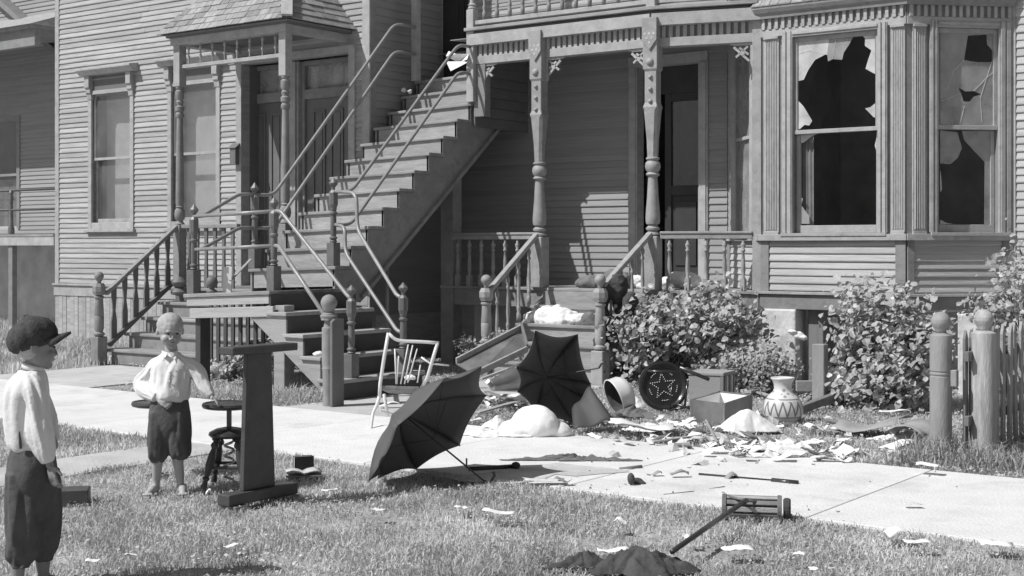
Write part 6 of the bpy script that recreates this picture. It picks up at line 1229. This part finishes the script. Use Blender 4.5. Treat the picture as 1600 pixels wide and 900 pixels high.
drape('white_rag', 'white rag trailing from the tipped basin towards the round seat', 'rag', 'linen', 992, 640, .11, .07, .1, .4, .025, 14, 33, rag=.6)
for a, b_, w_, t_, mt, lab in (((745, 645, 812, 626), 0, .06, .015, 'rawwood', 'pale splintered board before the lampshade on the path'), ((1165, 606, 1200, 618), 0, .05, .02, 'rawwood', 'short pale batten against the low shrub by the vase'), ((935, 657, 992, 664), 0, .04, .015, 'greywood', 'dark splintered lath in front of the dark rug'), ((1020, 690, 1095, 680), 0, .03, .012, 'rawwood', 'thin pale lath lying among the white papers'), ((1290, 655, 1345, 668), 0, .05, .015, 'greywood', 'grey lath poking out left of the cardboard'), ((1340, 625, 1395, 632), 0, .07, .02, 'greywood', 'short grey board lying under the lilac shrub'), ((760, 612, 838, 640), 0, .05, .02, 'greywood', 'dark diagonal board between lampshade and umbrella'), ((1095, 640, 1120, 690), 0, .02, .01, 'rawwood', 'narrow stick leaning before the tin box front')):
    plank('board', lab, at(a[0], a[1], Z=.05), at(a[2], a[3], Z=.07), w_, t_, mt, 'board')

drape('white_paper_heap', 'heap of crumpled white papers in front of the dark rug', 'papers', 'white', 1010, 676, .24, .1, .03, .05, .035, 18, 23, rag=.9)
drape('white_paper_heap', 'crumpled white paper heap at the back edge of the sidewalk below the vase', 'papers', 'white', 1200, 708, .22, .09, .035, .1, .04, 18, 25, rag=.9)
drape('fabric_scrap', 'grey crumpled fabric beside the large cardboard sheet', 'fabric', 'card', 1432, 672, .13, .09, .12, .4, .04, 12, 27, rag=.5)
drape('white_cloth_strip', 'long white rumpled cloth strip between cardboard and gate post', 'cloth', 'white', 1412, 690, .24, .06, .04, .25, .03, 16, 29, rag=.7)
# ================================================================== THE TWO BOYS
def fleshed(mb, name, mt, parent, vox=.006, sm=4, disp=0, dsz=.05):
    o = mb.build(name, M[mt], parent, smooth=True); m = o.modifiers.new('r', 'REMESH'); m.mode = 'VOXEL'; m.voxel_size = vox; m.use_smooth_shade = True
    m = o.modifiers.new('sm', 'SMOOTH'); m.iterations = sm; m.factor = .5
    if disp: t = bpy.data.textures.new('fold', 'CLOUDS'); t.noise_scale = dsz; t.noise_depth = 2; m = o.modifiers.new('d', 'DISPLACE'); m.texture = t; m.strength = disp; m.mid_level = .5; m.texture_coords = 'LOCAL'
    return o
def head(mb, c, yaw, pitch=0, s=1.0):
    R = Matrix.Rotation(yaw, 3, 'Z') @ Matrix.Rotation(pitch, 3, 'X'); c = V(c); P = lambda x, y, z: c + R @ (V((x, y, z)) * s); r = lambda *a: tuple(q * s for q in a)
    mb.ell(P(0, .01, .018), r(.078, .089, .081), R); mb.ell(P(0, -.019, -.034), r(.064, .063, .06), R); mb.ell(P(0, -.052, -.078), r(.03, .025, .02), R)
    mb.cap(P(0, -.076, -.002), P(0, -.087, -.022), .006 * s, .0085 * s, 8); mb.ell(P(0, -.073, .016), r(.042, .008, .007), R); mb.ell(P(0, -.076, -.05), r(.015, .007, .01), R)
    for q in (-1, 1): mb.ell(P(q * .033, -.055, -.034), r(.027, .022, .026), R); mb.ell(P(q * .077, .012, -.008), r(.009, .017, .025), R); mb.ell(P(q * .012, -.088, -.028), r(.009, .009, .008), R)
    return P, R
def hand(mb, w, f, n, s=.8, curl=.6, flip=1):
    w, f, n = V(w), V(f).normalized(), V(n); n = (n - f * n.dot(f)).normalized(); t = f.cross(n) * flip
    mb.ell(w + f * .038 * s, (.034 * s, .042 * s, .014 * s), Matrix((t, f, n)).transposed(), 10, 8)
    for i, L in enumerate((.062, .07, .065, .05)):
        k = w + f * .07 * s + t * (.026 - .0175 * i) * s; a = curl * .5; b_ = curl * 1.3; k2 = k + (f * math.cos(a) + n * math.sin(a)) * L * .5 * s; k3 = k2 + (f * math.cos(b_) + n * math.sin(b_)) * L * .45 * s
        mb.cap(k - f * .012 * s, k2, .0095 * s, .0085 * s, 8); mb.cap(k2, k3, .0085 * s, .0065 * s, 8)
    k = w + t * .03 * s + f * .02 * s; k2 = k + (t * .75 + f * .6 + n * .3).normalized() * .032 * s; k3 = k2 + (t * .3 + f * .9 + n * .3).normalized() * .026 * s; mb.cap(k, k2, .012 * s, .0095 * s, 8); mb.cap(k2, k3, .0095 * s, .0075 * s, 8)
def face_bits(P, R, parent, s=1.0):
    for q in (-1, 1):
        MB().ell(P(q * .028, -.0765, .002), (.0105 * s, .006 * s, .0045 * s), R, 10, 6).build('eye', M['eye'], parent, smooth=True)
        MB().tube([P(q * .014, -.0835, .014), P(q * .03, -.0835, .018), P(q * .045, -.074, .013)], .0014 * s, 6).build('eyebrow', M['hair'], parent, smooth=True)
    MB().tube([P(-.013, -.081, -.0525), P(0, -.0845, -.0515), P(.013, -.081, -.0525)], .0014 * s, 6).build('mouth', M['eye'], parent, smooth=True)
def spline(P, t):
    n = len(P) - 1; x = min(max(t, 0), .99999) * n; i = int(x); u = x - i; g = lambda k: P[min(max(k, 0), n)]; a, b_, c, d = g(i - 1), g(i), g(i + 1), g(i + 2)
    return [.5 * (2 * b_[k] + (c[k] - a[k]) * u + (2 * a[k] - 5 * b_[k] + 4 * c[k] - d[k]) * u * u + (3 * b_[k] - a[k] - 3 * c[k] + d[k]) * u ** 3) for k in range(len(b_))]
def clothtube(mb, rings, amp=.004, seed=1, m=26, n=40, up=False):      # rings: (point, rx, ry); folds wander along the cloth
    rnd = random.Random(seed); W = [(rnd.choice([2, 3, 4, 5, 7]), rnd.uniform(0, 6.28), rnd.uniform(-5, 5), rnd.uniform(2, 9), rnd.uniform(0, 6.28)) for _ in range(7)]
    P = [(r[0][0], r[0][1], r[0][2], r[1], r[2]) for r in rings]; vs = []; fs = []
    for j in range(m + 1):
        t = j / m; q = spline(P, t); c = V(q[:3]); q2 = spline(P, min(t + .02, 1)); q1 = spline(P, max(t - .02, 0)); d = V([q2[k] - q1[k] for k in range(3)]).normalized()
        if up: X_, Y_ = V((1, 0, 0)), V((0, 1, 0))
        else: X_ = d.cross(V((0, 1, 0))).normalized(); Y_ = d.cross(X_)
        for k in range(n):
            a = math.tau * k / n; f_ = sum(max(-.3, math.sin(w[0] * a + w[1] + w[2] * t)) ** 3 * math.sin(w[3] * t + w[4]) for w in W) * amp
            vs.append(c + X_ * (q[3] + f_) * math.cos(a) + Y_ * (q[4] + f_) * math.sin(a))
    for j in range(m):
        for k in range(n): k2 = (k + 1) % n; fs.append((j * n + k, j * n + k2, (j + 1) * n + k2, (j + 1) * n + k))
    fs.append(tuple(range(n))[::-1]); fs.append(tuple(m * n + k for k in range(n))); mb.add(vs, fs)
# ---------------- barefoot boy by the stool, facing us
b2 = local('person', 'barefoot cropped-haired boy in white shirt and dark knee trousers, hand on a stool', 'person'); s2 = .00384
def J(px, py, y=0): return V(((px - 262) * s2, y, (775 - py) * s2))
k = MB(); P, R = head(k, J(267, 519, -.01), math.radians(24), math.radians(13), .98)
k.cap(J(266, 536, .015), J(267, 562, .02), .036, .042); k.ell(J(267, 600, .02), (.09, .06, .12))
k.cap(J(244, 580, .02), J(223, 603, .05), .024, .022); k.cap(J(222, 603, .06), J(252, 623, -.07), .023, .017)
k.cap(J(290, 580, .02), J(313, 600, .015), .024, .022); k.cap(J(314, 598, .02), J(333, 622, -.03), .022, .016)
hand(k, J(252, 622, -.075), (.8, -.3, -.45), (-.2, .8, -.2), .82, .9, 1); hand(k, J(333, 622, -.03), (.6, -.3, -.42), (-.3, -.1, -.8), .62, .5, -1)
for (a, b_, c_, d_) in (((250, 650), (247, 718), (243, 752), (242, 766)), ((281, 650), (278, 716), (280, 750), (281, 764))):
    k.cap(J(*a, .01), J(*b_, -.01), .06, .04); k.cap(J(*b_, -.01), J(*c_, .02), .036, .026); k.cap(J(*c_, .02), J(*d_, .02), .025, .022)
for (x, y, dx, yy) in ((241, 768, -.016, 0), (282, 765, .03, .02)):
    h_ = J(x, y, yy + .02); h_.z = .03; t_ = h_ + V((dx, -.105, -.012)); k.cap(h_ + V((0, .02, 0)), h_ + V((dx * .5, -.05, .0)), .026, .026); k.cap(h_ + V((dx * .5, -.05, -.004)), t_, .026, .017); sd_ = 1 if dx > 0 else -1
    for i in range(5): o_ = t_ + V(((i - 2) * .0125, -.012 + .004 * abs(i - 1.5), -.002)); k.cap(o_, o_ + V((0, -.016, -.003)), .0085 if i not in (0, 4) else .0075, .0065, 6)
body = fleshed(k, 'body', 'skin', b2, .004, 6); face_bits(P, R, body, .98)
h = MB().ell(P(0, .0205, .0285), (.0788, .0872, .0775), R, 28, 18); h.build('hair', M['hair'], b2, smooth=True)
sh = MB(); clothtube(sh, [(J(265, 630, 0), .100, .075), (J(265, 622, 0), .122, .1), (J(266, 605, .005), .121, .098), (J(267, 585, .01), .122, .09), (J(267, 573, .015), .125, .08), (J(267, 565, .018), .112, .066), (J(267, 559, .018), .075, .055), (J(267, 553, .02), .047, .046)], .0055, 3, 30, 56, True)
clothtube(sh, [(J(249, 568, .02), .035, .04), (J(239, 575, .025), .043, .046), (J(229, 591, .04), .047, .048), (J(219, 604, .05), .052, .052), (J(228, 613, .0), .052, .05), (J(240, 618, -.04), .042, .042), (J(249, 622, -.068), .028, .028)], .006, 5)
clothtube(sh, [(J(285, 567, .02), .035, .04), (J(296, 574, .02), .043, .046), (J(308, 586, .018), .043, .045), (J(315, 600, .01), .04, .042), (J(324, 612, -.01), .036, .036), (J(332, 621, -.028), .024, .024)], .005, 8)
shirt = fleshed(sh, 'shirt', 'shirt', b2, .005, 2)
cl = MB(); cn = J(267, 553, .01); fdir = R @ V((0, -1, 0))
for q in (-1, 1): cl.prism([cn + V((q * .003, -.062, .0)), cn + V((q * .05, -.03, .012)), cn + V((q * .046, -.045, -.018)), cn + V((q * .018, -.074, -.03))], (0, -.004, .002))
cl.build('collar', M['shirt'], b2, bev=.002); pkt = MB()
for i in range(4): pkt.ell(J(270 + i * .8, 568 + i * 14, -.085 - (.01 if i > 1 else 0)), (.0045, .003, .0045), nu=8, nv=5)
pkt.build('button', M['enamel'], b2)
tr = MB(); clothtube(tr, [(J(265, 622, 0), .108, .078), (J(265, 634, 0), .118, .088), (J(265, 652, 0), .124, .09), (J(265, 672, 0), .112, .08), (J(265, 695, 0), .08, .05)], .003, 11, 16, 56, True)
clothtube(tr, [(J(252, 645, 0), .066, .078), (J(249, 680, 0), .071, .085), (J(248, 702, 0), .068, .078), (J(247, 716, 0), .064, .072), (J(246, 722, 0), .046, .05), (J(246, 725, 0), .04, .044)], .005, 12, 26, 48, True)
clothtube(tr, [(J(279, 645, 0), .064, .078), (J(281, 680, 0), .067, .085), (J(281, 700, 0), .064, .078), (J(281, 713, 0), .06, .07), (J(281, 718, 0), .046, .05), (J(281, 721, 0), .04, .044)], .005, 14, 26, 48, True)
fleshed(tr, 'trousers', 'trous', b2, .0055, 2)
q = at(262, 775, d=8.28); setdown(b2, (q.x, q.y, .01), TH)
# ---------------- capped boy at the left, seen from behind and the side
b1 = local('person', 'boy in dark flat cap, white shirt and baggy dark knickers looking away right', 'person'); s1 = .00279
def K(px, py, y=0): return V(((px - 52) * s1, y, (922 - py) * s1))
k = MB(); P, R = head(k, K(58, 541, 0), math.radians(114), math.radians(4), 1.0)
k.cap(K(54, 560, 0), K(48, 585, 0), .04, .046); k.ell(K(44, 640, 0), (.08, .1, .13)); k.cap(K(62, 600, -.07), K(76, 660, -.08), .032, .027); k.cap(K(76, 660, -.08), K(89, 722, -.08), .026, .019)
hand(k, K(89, 722, -.08), (.25, -.05, -1), (.5, .6, 0), .9, .7, 1); k.cap(K(36, 600, .1), K(60, 660, .12), .03, .025); k.cap(K(60, 660, .12), K(78, 700, .08), .025, .02)
for (x, y) in ((32, -.04), (62, .06)): k.cap(K(x + 6, 760, y), K(x, 855, y), .07, .045); k.cap(K(x, 850, y), K(x - 3, 912, y + .01), .042, .028); h_ = K(x - 3, 922, y); h_.z = .035; k.cap(h_ + V((-.02, 0, 0)), h_ + V((.1, .02, -.014)), .03, .018)
body = fleshed(k, 'body', 'skin2', b1, .005, 3); face_bits(P, R, body)
MB().ell(P(0, .024, .018), (.08, .086, .08), R, 24, 16).build('hair', M['hair'], b1, smooth=True)
# cap with eight gathered panels and a stiff peak
cb = MB(); NB = 64; Rc = Matrix.Rotation(math.radians(100), 3, 'Z') @ Matrix.Rotation(math.radians(-17), 3, 'X'); cc = K(51, 528, 0); rows = []
for j, (r_, z_) in enumerate([(.084, -.045), (.092, -.04), (.106, -.015), (.111, .012), (.105, .042), (.086, .07), (.056, .087), (.026, .094), (.004, .096)]):
    row = []
    for i in range(NB): a = math.tau * i / NB; f_ = 1.0 - .05 * (abs(math.cos(5 * a)) ** 5) * (j not in (0, 8)) + .012 * math.sin(3 * a + j); row.append(cc + Rc @ V((r_ * f_ * math.cos(a) * .95, r_ * f_ * math.sin(a) * 1.08, z_ + .008 * math.sin(a * 2 + 1) * (j > 1))))
    rows.append(row)
vs = [p for r_ in rows for p in r_]; cb.add(vs, [(j * NB + i, j * NB + (i + 1) % NB, (j + 1) * NB + (i + 1) % NB, (j + 1) * NB + i) for j in range(8) for i in range(NB)] + [tuple(range(NB))[::-1]])
capo = cb.build('cap', M['cap'], b1, smooth=True); pk_ = MB(); G = []
for i in range(9):
    a = math.radians(-90 - 52 + 13 * i); row = []
    for t in (0, .5, 1): r_ = .09 + .07 * t * math.cos(math.radians(13 * (i - 4)) * 1.3); row.append(cc + Rc @ V((r_ * math.cos(a) * .95, r_ * math.sin(a) * 1.08, -.022 - .006 * t - .03 * t * (abs(i - 4) / 4) ** 2)))
    G.append(row)
pk_.sheet(G).build('cap_peak', M['cap'], capo, smooth=True, solid=.011); MB().ell(cc + Rc @ V((0, 0, .102)), (.012, .012, .006)).build('cap_button', M['cap'], capo, smooth=True)
sh = MB(); clothtube(sh, [(K(50, 703, 0), .088, .1), (K(46, 692, 0), .1, .115), (K(42, 665, 0), .104, .125), (K(40, 635, .0), .102, .13), (K(42, 608, .0), .098, .135), (K(45, 590, 0), .08, .11), (K(49, 578, 0), .052, .056)], .006, 21, 30, 60, True)
clothtube(sh, [(K(52, 592, -.06), .045, .045), (K(61, 606, -.085), .056, .056), (K(70, 640, -.095), .054, .054), (K(76, 668, -.095), .055, .055), (K(82, 698, -.09), .046, .046), (K(86, 718, -.085), .03, .03)], .007, 23)
clothtube(sh, [(K(40, 600, .09), .045, .045), (K(50, 630, .12), .045, .045), (K(60, 660, .13), .042, .042), (K(74, 695, .09), .028, .028)], .005, 25)
fleshed(sh, 'shirt', 'shirt', b1, .0055, 2)
MB().lathe([(.047, 0), (.05, .0), (.05, .024), (.046, .024)], K(50, 577, 0), Matrix.Rotation(.25, 3, 'Y'), 20).build('collar', M['shirt'], b1, smooth=True)
tr = MB(); clothtube(tr, [(K(52, 694, 0), .09, .1), (K(51, 704, 0), .1, .11), (K(50, 725, 0), .112, .12), (K(50, 750, 0), .114, .12), (K(51, 775, 0), .108, .1), (K(51, 810, 0), .08, .07)], .004, 31, 18, 60, True)
clothtube(tr, [(K(43, 735, -.045), .085, .075), (K(41, 790, -.045), .09, .085), (K(40, 830, -.045), .082, .078), (K(39, 860, -.045), .07, .066), (K(38, 874, -.045), .052, .05), (K(37, 882, -.055), .044, .046)], .009, 32, 30, 52, True)
clothtube(tr, [(K(61, 735, .045), .083, .075), (K(64, 790, .045), .084, .085), (K(64, 830, .045), .078, .078), (K(63, 858, .045), .067, .066), (K(62, 871, .045), .052, .05), (K(63, 880, .055), .044, .046)], .009, 34, 30, 52, True)
fleshed(tr, 'trousers', 'trous', b1, .006, 2)
br = MB(); br.tube([K(46, 592, -.11), K(42, 640, -.118), K(46, 695, -.118)], .006, 6, 1); br.build('brace_strap', M['trous'], b1, smooth=True)
q = at(52, 922, d=6.005); setdown(b1, (q.x, q.y, 0), TH); b1.scale = (.93, .93, 1)
# low dark shape lying beside the capped boy
bx = solo(MB().obox(at(112, 776, Z=.05), (.2, .14, .1), (.0, 0, TH + .2)), 'dark_shape', M['darkwood'], 'low dark shape on the lawn just right of the capped boy', 'box', bev=.006)
